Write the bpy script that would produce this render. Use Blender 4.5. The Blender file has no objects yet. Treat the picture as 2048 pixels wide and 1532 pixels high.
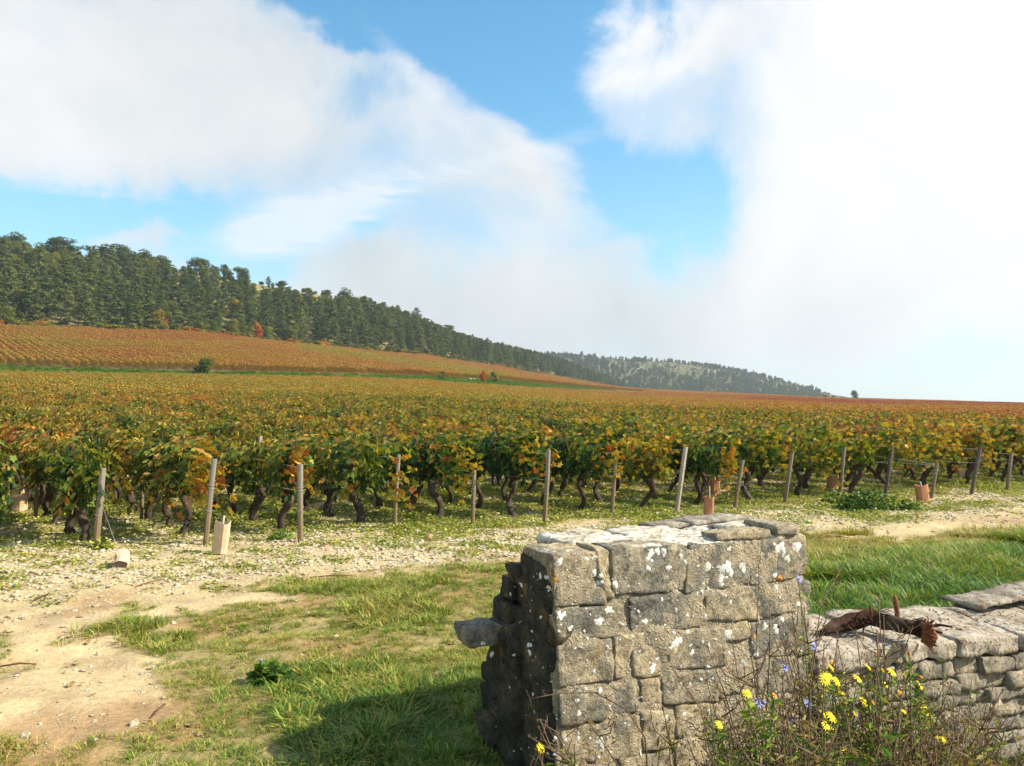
import bpy, math, random
import numpy as np
from mathutils import Vector, Matrix, noise as mnoise
from mathutils.bvhtree import BVHTree

random.seed(7)
RNG = np.random.default_rng(11)
SC = bpy.context.scene
COL = SC.collection

# ------------------------------------------------------------------ camera
F = 1547.0
PITCH = math.atan(59.0 / F)
CAM_H = 1.6
cam_data = bpy.data.cameras.new('camera')
cam = bpy.data.objects.new('camera', cam_data)
COL.objects.link(cam)
cam_data.sensor_width = 36.0
cam_data.lens = F / 2048 * 36.0
cam_data.clip_start = 0.05
cam_data.clip_end = 20000
cam.location = (0, 0, CAM_H)
cam.rotation_euler = (math.pi / 2 + PITCH, 0, 0)
SC.camera = cam

# ------------------------------------------------------------------ light
SUN_EL = math.radians(38)
SUN_AZ = math.radians(96)          # compass from +Y towards +X
sun_data = bpy.data.lights.new('sun', 'SUN')
sun_data.energy = 5.0
sun_data.angle = math.radians(0.5)
sun_data.color = (1.0, 0.90, 0.73)
sun = bpy.data.objects.new('sun', sun_data)
COL.objects.link(sun)
sdir = Vector((math.sin(SUN_AZ) * math.cos(SUN_EL), math.cos(SUN_AZ) * math.cos(SUN_EL), math.sin(SUN_EL)))
sun.rotation_euler = sdir.to_track_quat('Z', 'Y').to_euler()
sun.location = (30, 0, 40)

SC.view_settings.view_transform = 'Standard'
SC.view_settings.look = 'None'
SC.view_settings.exposure = 0.85
SC.view_settings.gamma = 1.0
SC.view_settings.use_curve_mapping = False
SC.render.engine = 'CYCLES'
SC.cycles.max_bounces = 5
SC.cycles.diffuse_bounces = 3
SC.cycles.transmission_bounces = 3
SC.cycles.transparent_max_bounces = 8
SC.cycles.volume_bounces = 0
SC.cycles.use_denoising = True
SC.cycles.caustics_reflective = False
SC.cycles.caustics_refractive = False

def pxdir(px, py):
    a = (px - 1024) / F
    b = (766 - py) / F
    v = Vector((a, math.cos(PITCH) - b * math.sin(PITCH), math.sin(PITCH) + b * math.cos(PITCH)))
    return v.normalized()

# ------------------------------------------------------------------ node helper
class NT:
    def __init__(s, tree):
        s.t = tree; s.n = tree.nodes; s.l = tree.links
    def new(s, typ, **kw):
        nd = s.n.new(typ)
        for k, v in kw.items():
            if k.startswith('in_'):
                key = k[3:]
                key = int(key) if key.isdigit() else key
                s.set(nd.inputs[key], v)
            else:
                setattr(nd, k, v)
        return nd
    def set(s, sock, v):
        if hasattr(v, 'is_output') or isinstance(v, bpy.types.NodeSocket):
            s.l.new(v, sock)
        else:
            sock.default_value = v
    def math(s, op, a, b=0.0, c=None, clamp=False):
        nd = s.n.new('ShaderNodeMath'); nd.operation = op; nd.use_clamp = clamp
        s.set(nd.inputs[0], a); s.set(nd.inputs[1], b)
        if c is not None: s.set(nd.inputs[2], c)
        return nd.outputs[0]
    def vmath(s, op, a, b=None):
        nd = s.n.new('ShaderNodeVectorMath'); nd.operation = op
        s.set(nd.inputs[0], a)
        if b is not None:
            if op == 'SCALE': s.set(nd.inputs['Scale'], b)
            else: s.set(nd.inputs[1], b)
        return nd.outputs[1] if op in ('LENGTH', 'DISTANCE', 'DOT_PRODUCT') else nd.outputs[0]
    def noise(s, vec, scale, detail=3.0, rough=0.5, dist=0.0, color=False):
        nd = s.n.new('ShaderNodeTexNoise')
        if vec is not None: s.l.new(vec, nd.inputs['Vector'])
        nd.inputs['Scale'].default_value = scale
        nd.inputs['Detail'].default_value = detail
        nd.inputs['Roughness'].default_value = rough
        nd.inputs['Distortion'].default_value = dist
        return nd.outputs['Color'] if color else nd.outputs[0]
    def voro(s, vec, scale, feature='F1', out='Distance', rnd=1.0):
        nd = s.n.new('ShaderNodeTexVoronoi'); nd.feature = feature
        if vec is not None: s.l.new(vec, nd.inputs['Vector'])
        nd.inputs['Scale'].default_value = scale
        nd.inputs['Randomness'].default_value = rnd
        return nd.outputs[out]
    def ramp(s, fac, stops, interp='LINEAR'):
        nd = s.n.new('ShaderNodeValToRGB'); cr = nd.color_ramp; cr.interpolation = interp
        while len(cr.elements) < len(stops): cr.elements.new(0.5)
        for e, (p, c) in zip(cr.elements, stops):
            e.position = p
            e.color = (*c, 1) if not isinstance(c, (int, float)) else (c, c, c, 1)
        s.set(nd.inputs[0], fac)
        return nd.outputs[0]
    def mix(s, fac, a, b, mode='MIX'):
        nd = s.n.new('ShaderNodeMix'); nd.data_type = 'RGBA'; nd.blend_type = mode
        s.set(nd.inputs[0], fac)
        for i, v in ((6, a), (7, b)):
            if isinstance(v, (tuple, list)) and len(v) == 3: v = (*v, 1)
            s.set(nd.inputs[i], v)
        return nd.outputs[2]
    def maprange(s, v, a, b, c=0.0, d=1.0, smooth=False):
        nd = s.n.new('ShaderNodeMapRange')
        if smooth: nd.interpolation_type = 'SMOOTHSTEP'
        s.set(nd.inputs[0], v)
        for i, x in zip((1, 2, 3, 4), (a, b, c, d)): s.set(nd.inputs[i], x)
        return nd.outputs[0]

# ------------------------------------------------------------------ world: Nishita sky under soft broken cloud
world = bpy.data.worlds.new('World')
SC.world = world
world.use_nodes = True
W = NT(world.node_tree)
W.n.clear()
sky = W.new('ShaderNodeTexSky', sky_type='NISHITA', sun_disc=False, sun_elevation=SUN_EL,
            sun_rotation=SUN_AZ, altitude=300.0, air_density=1.1, dust_density=0.4, ozone_density=2.5)
SKY_STRENGTH = 0.12
hs = W.new('ShaderNodeHueSaturation', in_Hue=0.482, in_Saturation=1.22, in_Value=1.08)
W.l.new(sky.outputs[0], hs.inputs['Color'])
tc = W.new('ShaderNodeTexCoord')
gen = tc.outputs['Generated']
sep = W.new('ShaderNodeSeparateXYZ'); W.l.new(gen, sep.inputs[0])
az = W.math('ARCTAN2', sep.outputs[0], sep.outputs[1])
el = W.math('ARCSINE', sep.outputs[2])
# slow warping of the directions makes ragged, torn edges
wn = W.noise(gen, 3.6, 7.0, 0.62, 0.5, color=True)
wsep = W.new('ShaderNodeSeparateColor'); W.l.new(wn, wsep.inputs[0])
azw = W.math('ADD', az, W.math('MULTIPLY', W.math('SUBTRACT', wsep.outputs[0], 0.5), 0.34))
elw = W.math('ADD', el, W.math('MULTIPLY', W.math('SUBTRACT', wsep.outputs[1], 0.5), 0.24))
az2 = W.math('ADD', az, W.math('MULTIPLY', W.math('SUBTRACT', wsep.outputs[0], 0.5), 0.10))
el2 = W.math('ADD', el, W.math('MULTIPLY', W.math('SUBTRACT', wsep.outputs[2], 0.5), 0.07))
def azel(px, py):
    d = pxdir(px, py)
    return math.atan2(d.x, d.y), math.asin(d.z)
def blob(px, py, rx, ry, rot, amp, inner=0.0, soft=1.0, a=None, e=None):
    a0, e0 = azel(px, py)
    a1, _ = azel(px + rx, py)
    _, e1 = azel(px, py - ry)
    sa, se = abs(a1 - a0), abs(e1 - e0)
    da = W.math('SUBTRACT', azw if a is None else a, a0)
    de = W.math('SUBTRACT', elw if e is None else e, e0)
    c, s_ = math.cos(rot), math.sin(rot)
    u = W.math('ADD', W.math('MULTIPLY', da, c / sa), W.math('MULTIPLY', de, s_ / sa))
    v = W.math('ADD', W.math('MULTIPLY', da, -s_ / se), W.math('MULTIPLY', de, c / se))
    r = W.math('SQRT', W.math('ADD', W.math('MULTIPLY', u, u), W.math('MULTIPLY', v, v)))
    return W.maprange(r, inner, 1.0 + soft, amp, 0.0, smooth=True)
cov = W.maprange(W.noise(gen, 2.1, 4.0, 0.5, 0.2), 0.3, 0.7, 0.1, 0.8)
for b in (
    (900, -10, 370, 150, -0.12, -1.6, 0.35, 0.5),
    (690, 40, 130, 90, -0.5, -1.0, 0.2, 0.5),
    (960, 130, 200, 60, -0.35, -0.8, 0.2, 0.6),
    (1110, 180, 150, 130, -0.5, -1.35, 0.1, 0.6),
    (1170, 320, 100, 80, -0.2, -0.7, 0.0, 0.8),
    (1330, 425, 150, 85, -0.05, -1.3, 0.1, 0.6),
    (1230, 10, 70, 90, 0.0, -0.5, 0.0, 0.8),
    (60, 375, 360, 62, -0.06, -1.1, 0.1, 0.7),
    (420, 455, 75, 60, 0.0, -0.75, 0.0, 0.8),
    (520, 530, 70, 35, 0.5, -0.5, 0.0, 0.9),
    (700, 462, 75, 26, 0.3, -0.75, 0.0, 0.9),
    (690, 210, 90, 40, 0.0, -0.55, 0.0, 0.9),
    (150, 120, 420, 200, -0.1, 1.0, 0.1, 0.7),
    (-500, 100, 400, 300, 0, 0.3, 0.1, 0.7),
    (500, 260, 200, 90, -0.3, 0.25, 0.1, 0.7),
    (850, 290, 190, 80, -0.4, 0.30, 0.1, 0.7),
    (620, 330, 260, 80, 0.0, -0.10, 0.0, 0.9),
    (250, 450, 100, 42, 0.0, 0.75, 0.1, 0.7),
    (1080, 400, 120, 110, -0.5, 0.65, 0.1, 0.6),
    (1900, 130, 620, 400, 0.0, 1.2, 0.2, 0.5),
    (1330, 90, 120, 90, 0.3, 0.8, 0.1, 0.6),
    (1800, 560, 620, 170, 0.0, 1.0, 0.2, 0.5),
    (1000, 640, 560, 130, -0.1, 1.1, 0.1, 0.6),
    ):
    cov = W.math('ADD', cov, blob(*b))
cov = W.math('ADD', cov, W.math('MULTIPLY', W.math('SUBTRACT', W.noise(gen, 5.0, 7.0, 0.60, 0.9), 0.5), 0.85))
cov = W.math('ADD', cov, W.math('MULTIPLY', W.math('SUBTRACT', W.noise(gen, 14.0, 5.0, 0.6, 1.2), 0.5), 0.35))
dens = W.maprange(cov, -0.15, 1.35, 0.0, 0.96, smooth=True)
# thin bright streaks
mapn = W.new('ShaderNodeMapping'); W.l.new(gen, mapn.inputs[0])
mapn.inputs['Rotation'].default_value = (0.0, 0.35, 0.0)
mapn.inputs['Scale'].default_value = (3.0, 3.0, 14.0)
strk = W.noise(mapn.outputs[0], 2.5, 6.0, 0.6, 0.8)
streak = W.math('ADD', blob(680, 415, 220, 50, 0.38, 1.2, 0.0, 0.9, az2, el2), blob(860, 365, 300, 14, 0.28, 0.6, 0.0, 1.0, az2, el2))
streak = W.math('ADD', streak, blob(560, 470, 110, 34, 0.2, 0.8, 0.0, 0.8, az2, el2))
streak = W.math('ADD', streak, blob(560, 435, 90, 45, 0.0, 0.7, 0.0, 0.8, az2, el2))
streak = W.math('ADD', streak, blob(850, 190, 110, 22, -0.7, 0.6, 0.0, 0.9, az2, el2))
streak = W.math('ADD', streak, blob(200, 388, 230, 7, 0.06, 0.28, 0.0, 0.9, az2, el2))
streak = W.math('MULTIPLY', streak, W.maprange(strk, 0.34, 0.64, 0.15, 1.15), clamp=True)
# brightness of the cloud: soft structure, brighter towards the sun
sund = W.vmath('DOT_PRODUCT', gen, tuple(sdir))
glow = W.maprange(sund, 0.1, 0.8, 0.0, 0.15, smooth=True)
struct = W.math('MULTIPLY', W.math('SUBTRACT', W.noise(gen, 3.4, 6.0, 0.55, 0.6), 0.5), 0.34)
low = W.maprange(el, 0.0, 0.30, -0.05, 0.03, smooth=True)
br = W.math('ADD', W.math('ADD', 0.475, struct), W.math('ADD', glow, low))
ccol = W.mix(W.maprange(br, 0.39, 0.53, 0, 1), (0.90, 0.975, 1.0), (1.0, 1.0, 1.0))
cl = W.vmath('SCALE', ccol, br)
skyc = W.vmath('SCALE', hs.outputs[0], SKY_STRENGTH)
# low sky is milky
milk = W.maprange(el, 0.0, 0.40, 0.62, 0.0, smooth=True)
skyc = W.mix(milk, skyc, (0.27, 0.43, 0.50))
allc = W.mix(dens, skyc, cl)
allc = W.mix(W.math('MULTIPLY', streak, 0.72, clamp=True), allc, (0.53, 0.55, 0.565))
bg = W.new('ShaderNodeBackground', in_Strength=1.0)
W.l.new(allc, bg.inputs['Color'])
wo = W.new('ShaderNodeOutputWorld')
W.l.new(bg.outputs[0], wo.inputs[0])

# ------------------------------------------------------------------ object helpers
def tag(o, label=None, cat=None, group=None, kind=None):
    if label: o['label'] = label
    if cat: o['category'] = cat
    if group: o['group'] = group
    if kind: o['kind'] = kind
    return o
def empty(name, loc, rz=0.0):
    o = bpy.data.objects.new(name, None)
    o.location = loc; o.rotation_euler = (0, 0, rz)
    o.empty_display_size = 0.2
    COL.objects.link(o)
    return o
def mesh_of(name, verts, faces, mats, smooth=False, attrs=None, midx=None):
    """faces: (n,k) array or list of lists. attrs: {name: (domain, type, array)}"""
    me = bpy.data.meshes.new(name)
    verts = np.asarray(verts, dtype=np.float32)
    if isinstance(faces, np.ndarray):
        n, k = faces.shape
        me.vertices.add(len(verts)); me.vertices.foreach_set('co', verts.ravel())
        me.loops.add(n * k); me.loops.foreach_set('vertex_index', faces.astype(np.int32).ravel())
        me.polygons.add(n); me.polygons.foreach_set('loop_start', np.arange(0, n * k, k, dtype=np.int32))
        me.update(calc_edges=True)
    else:
        me.from_pydata([tuple(v) for v in verts.tolist()], [], faces)
        me.update()
    for m in (mats if isinstance(mats, (list, tuple)) else [mats]): me.materials.append(m)
    me.polygons.foreach_set('use_smooth', np.full(len(me.polygons), smooth, dtype=bool))
    if midx is not None: me.polygons.foreach_set('material_index', np.asarray(midx, dtype=np.int32))
    if attrs:
        for an, (dom, typ, arr) in attrs.items():
            at = me.attributes.new(an, typ, dom)
            arr = np.asarray(arr, dtype=np.float32)
            if typ == 'FLOAT_COLOR':
                if arr.shape[1] == 3: arr = np.concatenate([arr, np.ones((len(arr), 1), np.float32)], 1)
                at.data.foreach_set('color', arr.ravel())
            elif typ == 'FLOAT_VECTOR': at.data.foreach_set('vector', arr.ravel())
            elif typ == 'INT': at.data.foreach_set('value', arr.astype(np.int32).ravel())
            else: at.data.foreach_set('value', arr.ravel())
    me.update()
    return me
def obj(name, me, parent=None, loc=(0, 0, 0), rot=(0, 0, 0)):
    o = bpy.data.objects.new(name, me)
    COL.objects.link(o)
    if parent is not None: o.parent = parent
    o.location = loc; o.rotation_euler = rot
    return o
class MB:
    """collects pieces for one mesh"""
    def __init__(s): s.v = []; s.f = []; s.mi = []; s.n = 0
    def add(s, verts, faces, mi=0):
        verts = np.asarray(verts, float)
        s.v.append(verts); s.f += [[i + s.n for i in f] for f in faces]; s.mi += [mi] * len(faces); s.n += len(verts)
    def mesh(s, name, mats, smooth=True, attrs=None):
        return mesh_of(name, np.concatenate(s.v), s.f, mats, smooth, attrs, s.mi)
def tube(path, radii, sides=6, rough=0.0, seed=0, cap=True):
    path = [Vector(p) for p in path]
    vs = []; fs = []
    up = Vector((0.1, 0.2, 1)).normalized()
    for i, p in enumerate(path):
        d = (path[min(i + 1, len(path) - 1)] - path[max(i - 1, 0)]).normalized()
        a = d.cross(up)
        if a.length < 1e-3: a = d.cross(Vector((1, 0, 0)))
        a.normalize(); b = d.cross(a)
        for k in range(sides):
            t = 2 * math.pi * k / sides
            r = radii[i]
            if rough:
                r *= 1 + rough * (mnoise.noise(Vector((k * 1.7 + seed, i * 0.9, seed * 3.1))) * 1.6)
            vs.append(p + (a * math.cos(t) + b * math.sin(t)) * r)
    for i in range(len(path) - 1):
        for k in range(sides):
            a0 = i * sides + k; a1 = i * sides + (k + 1) % sides
            fs.append([a0, a1, a1 + sides, a0 + sides])
    if cap:
        fs.append(list(range(sides))[::-1])
        fs.append([(len(path) - 1) * sides + k for k in range(sides)])
    return [tuple(v) for v in vs], fs

# vectorised value noise
def vhash(i, j, s):
    n = (i.astype(np.int64) * 374761393 + j.astype(np.int64) * 668265263 + s * 1442695041) & 0x7fffffff
    n = ((n ^ (n >> 13)) * 1274126177) & 0x7fffffff
    return ((n ^ (n >> 16)) & 0xffff) / 65535.0
def vnoise(x, y, s=0):
    x = np.asarray(x, float); y = np.asarray(y, float)
    i = np.floor(x); j = np.floor(y); fx = x - i; fy = y - j
    fx = fx * fx * (3 - 2 * fx); fy = fy * fy * (3 - 2 * fy)
    i = i.astype(np.int64); j = j.astype(np.int64)
    a = vhash(i, j, s); b = vhash(i + 1, j, s); c = vhash(i, j + 1, s); d = vhash(i + 1, j + 1, s)
    return (a * (1 - fx) + b * fx) * (1 - fy) + (c * (1 - fx) + d * fx) * fy
def fbm(x, y, s=0, octv=4):
    t = 0; a = 0.5; tot = 0
    for k in range(octv):
        t = t + a * vnoise(x * 2 ** k + 13.7 * k, y * 2 ** k - 7.1 * k, s + k); tot += a; a *= 0.5
    return t / tot
def sstep(a, b, x):
    t = np.clip((np.asarray(x, float) - a) / (b - a), 0, 1)
    return t * t * (3 - 2 * t)

# ------------------------------------------------------------------ layout of the place
P0 = np.array([0.178, 3.4])            # front corner of the pier
WD = np.array([0.8915, 0.453]); WD /= np.linalg.norm(WD)     # wall direction
WN = np.array([-WD[1], WD[0]])         # into the wall, away from the road
E0 = np.array([-5.03, 9.34])           # first row end
ED = np.array([0.912, 0.410]); ED /= np.linalg.norm(ED)
RD = np.array([-0.63, 0.777]); RD /= np.linalg.norm(RD)      # row direction, uphill
ROWANG = math.atan2(RD[1], RD[0])
ROWSP = 1.17

# terrain control lines: column x -> (depth, y) for field end, upper parcel start, tree line, ridge, far valley, far crest
TC = {
 -900: ((80, 752), (88, 716), (150, 615), (250, 450), (600, 600), (1200, 640)),
 -300: ((95, 758), (107, 722), (178, 640), (280, 485), (600, 600), (1200, 640)),
 0:    ((100, 759), (112, 728), (195, 655), (300, 504), (600, 600), (1200, 650)),
 400:  ((106, 765), (120, 742), (225, 668), (320, 545), (650, 640), (1200, 690)),
 560:  ((111, 767), (126, 745), (248, 686), (335, 574), (680, 660), (1200, 700)),
 700:  ((116, 770), (136, 748), (268, 699), (375, 600), (700, 680), (1180, 708)),
 850:  ((124, 775), (153, 752), (305, 713), (430, 642), (740, 700), (1150, 712)),
 1000: ((150, 782), (185, 758), (410, 736), (520, 695), (800, 725), (1180, 716)),
 1100: ((190, 785), (235, 767), (520, 753), (640, 716), (860, 742), (1180, 713)),
 1180: ((235, 787), (290, 774), (640, 766), (740, 752), (900, 765), (1180, 717)),
 1240: ((300, 788), (350, 780), (740, 777), (800, 778), (900, 783), (1180, 721)),
 1340: ((380, 788), (420, 786), (650, 783), (760, 785), (900, 789), (1200, 724)),
 1440: ((400, 792), (440, 791), (600, 788), (720, 791), (900, 793), (1220, 737)),
 1550: ((400, 796), (440, 795), (560, 793), (680, 797), (900, 797), (1250, 760)),
 1610: ((390, 799), (430, 798), (540, 796), (660, 800), (900, 801), (1250, 777)),
 1660: ((380, 801), (420, 800), (520, 798), (650, 802), (900, 805), (1250, 789)),
 1720: ((370, 804), (410, 803), (500, 800), (640, 807), (900, 810), (1250, 798)),
 1800: ((350, 806), (390, 805), (470, 803), (620, 812), (900, 814), (1250, 813)),
 2048: ((310, 812), (340, 811), (420, 810), (600, 816), (900, 820), (1250, 822)),
 3200: ((280, 818), (300, 817), (380, 816), (560, 820), (900, 822), (1250, 823)),
}
TX = np.array(sorted(TC)); 
_cosx = np.cos(np.arctan((TX - 1024) / F))
TR = np.array([[TC[x][k][0] for x in TX] for k in range(6)], float) / _cosx
TZ = np.array([[CAM_H + (825 - TC[x][k][1]) / F * TC[x][k][0] for x in TX] for k in range(6)], float)
def colx(X, Y):
    a = np.arctan2(X, Y)
    ac = np.clip(a, -1.0, 1.0)
    return 1024 + F * np.tan(ac), a
def bounds(X, Y):
    """field end, parcel start, tree line, ridge, valley, crest radii at this bearing"""
    cx, _ = colx(X, Y)
    return [np.interp(cx, TX, TR[k]) for k in range(6)]
def hground(X, Y):
    X = np.asarray(X, float); Y = np.asarray(Y, float)
    R = np.hypot(X, Y)
    cx, a = colx(X, Y)
    Rk = [np.full_like(R, 14.0)] + [np.interp(cx, TX, TR[k]) for k in range(6)] + [np.full_like(R, 7000.0)]
    Zk = [np.zeros_like(R)] + [np.interp(cx, TX, TZ[k]) for k in range(6)]
    Zk.append(Zk[-1] * 0.2 - 30.0)
    z = np.zeros_like(R)
    for k in range(7):
        t = np.clip((R - Rk[k]) / (Rk[k + 1] - Rk[k]), 0, 1)
        if k == 0: t = 0.75 * t + 0.25 * t * t
        if k in (4, 5): t = t * t * (3 - 2 * t)
        z = z + (Zk[k + 1] - Zk[k]) * t
    z = z * (1 - sstep(1.4, 2.6, np.abs(a)))
    far = sstep(30, 120, R)
    z = z + far * (fbm(X / 60, Y / 60, 5, 3) - 0.5) * np.clip(R / 200, 0, 1.5)
    # the sunk roadside in front of the wall
    px = X - P0[0]; py = Y - P0[1]
    s = px * WD[0] + py * WD[1]; t = px * WN[0] + py * WN[1]
    z = z - 0.78 * sstep(-0.35, 0.4, s) * (1 - sstep(0.05, 0.42, t)) * (1 - sstep(14, 25, R)) * (0.42 + 0.58 * sstep(-1.15, -0.55, t))
    return z
def hg(x, y): return float(hground(np.array([x]), np.array([y]))[0])
def micro(X, Y):
    R = np.hypot(X, Y)
    f = 1 - sstep(18, 45, R)
    w = wdist(X, Y) + (fbm(X * .5, Y * .5, 23, 2) - .5) * .5
    rut = np.exp(-((w + 3.15) / .16) ** 2) + np.exp(-((w + 4.75) / .18) ** 2) * (1 - sstep(-1.5, 0.5, X))
    return f * ((fbm(X * 1.3, Y * 1.3, 21, 3) - 0.5) * 0.07 + (fbm(X * 5, Y * 5, 22, 3) - 0.5) * 0.04 - .045 * rut)
def hfine(X, Y): return hground(X, Y) + micro(np.asarray(X, float), np.asarray(Y, float))
def gp(px, py):
    """point of the ground seen at a photo position"""
    d = pxdir(px, py)
    t0 = 1.0
    for i in range(400):
        t1 = t0 * 1.03
        if CAM_H + d.z * t1 < hg(d.x * t1, d.y * t1):
            for _ in range(18):
                tm = (t0 + t1) / 2
                if CAM_H + d.z * tm < hg(d.x * tm, d.y * tm): t1 = tm
                else: t0 = tm
            break
        t0 = t1
    return np.array([d.x * t1, d.y * t1, CAM_H + d.z * t1])
def topx(X, Y, Z):
    """reference bearing of a place, used only to know what grows there"""
    c, s = math.cos(PITCH), math.sin(PITCH)
    dy = Y * c + (Z - CAM_H) * s
    dz = -Y * s + (Z - CAM_H) * c
    dy = np.where(dy < 0.01, 0.01, dy)
    return 1024 + F * X / dy, 766 - F * dz / dy

# near-ground zones -------------------------------------------------
def wdist(X, Y):
    """signed distance beyond the line of row ends"""
    return -(X - E0[0]) * ED[1] + (Y - E0[1]) * ED[0]
def grass_mask(X, Y):
    """0 bare .. 1 grass, for the verge between the vines and the wall"""
    w = wdist(X, Y)
    px, py = topx(X, Y, np.zeros_like(X))
    n = fbm(X * 1.5, Y * 1.5, 31, 3)
    n2 = fbm(X * 3.6, Y * 3.6, 37, 3)
    rgt = sstep(1.0, 3.0, X - 0.5 * (Y - 5))
    edge = -2.75 - 0.95 * rgt
    g = 1 - sstep(edge - 0.55, edge + 0.1, w + (n - 0.5) * 1.2)
    left = sstep(-1.6, -3.0, X)
    bare = np.exp(-((px - 130) / 210) ** 2 - ((py - 1410) / 62) ** 2) * 2.2
    bare += np.exp(-((px - 60) / 170) ** 2 - ((py - 1230) / 50) ** 2) * 1.2
    bare += np.exp(-((px - 480) / 300) ** 2 - ((py - 1195) / 14) ** 2) * 1.0
    bare += np.exp(-((px - 880) / 150) ** 2 - ((py - 1150) / 14) ** 2) * 0.4
    dens = 0.62 - 0.28 * left + 0.5 * rgt + 0.45 * np.exp(-((X - 0.2) / 0.9) ** 2 - ((Y - 4.2) / 0.9) ** 2)
    v = g * sstep(0.40, 0.62, dens * 0.55 + n * 0.25 + n2 * 0.55 - 0.02 - bare * 0.35)
    return np.clip(v, 0, 1)
# ------------------------------------------------------------------ materials
def new_mat(name):
    m = bpy.data.materials.new(name); m.use_nodes = True
    N = NT(m.node_tree); N.n.clear()
    out = N.new('ShaderNodeOutputMaterial')
    return m, N, out
def principled(N, out, color, rough=0.85, spec=0.2, bump=None, bstr=0.5, bdist=0.01):
    p = N.new('ShaderNodeBsdfPrincipled')
    N.set(p.inputs['Base Color'], (*color, 1) if isinstance(color, tuple) else color)
    N.set(p.inputs['Roughness'], rough)
    p.inputs['Specular IOR Level'].default_value = spec
    if bump is not None:
        b = N.new('ShaderNodeBump'); b.inputs['Strength'].default_value = bstr; b.inputs['Distance'].default_value = bdist
        N.set(b.inputs['Height'], bump); N.l.new(b.outputs[0], p.inputs['Normal'])
    if out is not None: N.l.new(p.outputs[0], out.inputs[0])
    return p
def attr(N, name, typ='GEOMETRY'):
    a = N.new('ShaderNodeAttribute'); a.attribute_name = name; a.attribute_type = typ
    return a

# --- ground
def make_ground_mat():
    m, N, out = new_mat('ground_soil')
    geo = N.new('ShaderNodeNewGeometry'); pos = geo.outputs['Position']
    col = attr(N, 'zone').outputs['Color']
    grav = attr(N, 'gravel').outputs['Fac']
    n1 = N.noise(pos, 2.3, 6, 0.62)
    n2 = N.noise(pos, 24, 5, 0.7)
    c = N.mix(1.0, col, N.ramp(n1, [(0.3, (0.74, 0.71, 0.66)), (0.7, (1.22, 1.2, 1.16))]), 'MULTIPLY')
    c = N.mix(1.0, c, N.ramp(n2, [(0.25, (0.66, 0.64, 0.60)), (0.75, (1.25, 1.24, 1.22))]), 'MULTIPLY')
    # stony crumbs
    v1 = N.voro(pos, 30); v1c = N.voro(pos, 30, out='Color')
    v2 = N.voro(pos, 75); v2c = N.voro(pos, 75, out='Color')
    s1 = N.new('ShaderNodeSeparateColor'); N.l.new(v1c, s1.inputs[0])
    s2 = N.new('ShaderNodeSeparateColor'); N.l.new(v2c, s2.inputs[0])
    k1 = N.math('MULTIPLY', N.maprange(v1, 0.30, 0.42, 1, 0), N.math('GREATER_THAN', N.math('MULTIPLY', grav, 0.75), s1.outputs[0]))
    k2 = N.math('MULTIPLY', N.maprange(v2, 0.30, 0.45, 1, 0), N.math('GREATER_THAN', N.math('ADD', N.math('MULTIPLY', grav, 0.7), 0.07), s2.outputs[0]))
    pc1 = N.mix(s1.outputs[1], (0.46, 0.36, 0.22), (0.66, 0.58, 0.44))
    pc2 = N.mix(s2.outputs[1], (0.40, 0.31, 0.19), (0.62, 0.54, 0.40))
    c = N.mix(N.math('MULTIPLY', k2, 0.8), c, pc2)
    c = N.mix(N.math('MULTIPLY', k1, 0.9), c, pc1)
    hh = N.math('ADD', N.math('MULTIPLY', k1, 0.7), N.math('MULTIPLY', k2, 0.35))
    hh = N.math('ADD', hh, N.math('MULTIPLY', n2, 0.9))
    hh = N.math('ADD', hh, N.math('MULTIPLY', N.noise(pos, 110, 3, 0.6), 0.35))
    principled(N, out, c, 0.95, 0.1, hh, 0.8, 0.015)
    return m
M_GROUND = make_ground_mat()

# --- foliage: per-leaf value picks the colour, tint shifts it per plant
VINE_STOPS = [(0.0, (0.020, 0.055, 0.014)), (0.16, (0.055, 0.115, 0.018)), (0.30, (0.14, 0.185, 0.026)), (0.44, (0.27, 0.24, 0.036)),
              (0.60, (0.40, 0.26, 0.040)), (0.76, (0.38, 0.175, 0.036)), (0.90, (0.29, 0.085, 0.028)), (1.0, (0.24, 0.025, 0.020))]
def leaf_mat(name, stops, trans=0.32, wn_scale=0.6, wn_amt=0.30, inst=True, rough=0.55, spec=0.25, tcol=(1.25, 1.2, 0.5), brr=(0.56, 1.60)):
    m, N, out = new_mat(name)
    geo = N.new('ShaderNodeNewGeometry'); pos = geo.outputs['Position']
    a = attr(N, 'leafv')
    sc = N.new('ShaderNodeSeparateColor'); N.l.new(a.outputs['Color'], sc.inputs[0])
    v = sc.outputs[0]
    if inst:
        t = attr(N, 'tint', 'INSTANCER').outputs['Fac']
        v = N.math('ADD', v, t)
    v = N.math('ADD', v, N.math('MULTIPLY', N.math('SUBTRACT', N.noise(pos, wn_scale, 3, 0.6), 0.5), wn_amt))
    c = N.ramp(v, stops)
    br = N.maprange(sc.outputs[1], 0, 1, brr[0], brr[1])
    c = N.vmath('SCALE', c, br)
    # veins / blotches
    c = N.mix(0.35, c, N.ramp(N.noise(pos, 70, 2, 0.5), [(0.35, (0.45, 0.4, 0.3)), (0.7, (1.3, 1.3, 1.2))]), 'MULTIPLY')
    p = principled(N, None, c, rough, spec)
    tr = N.new('ShaderNodeBsdfTranslucent')
    N.l.new(N.vmath('MULTIPLY', c, tcol), tr.inputs[0])
    mx = N.new('ShaderNodeMixShader'); mx.inputs[0].default_value = trans
    N.l.new(p.outputs[0], mx.inputs[1]); N.l.new(tr.outputs[0], mx.inputs[2])
    N.l.new(mx.outputs[0], out.inputs[0])
    return m
M_VINE = leaf_mat('vine_leaf', VINE_STOPS)
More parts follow.
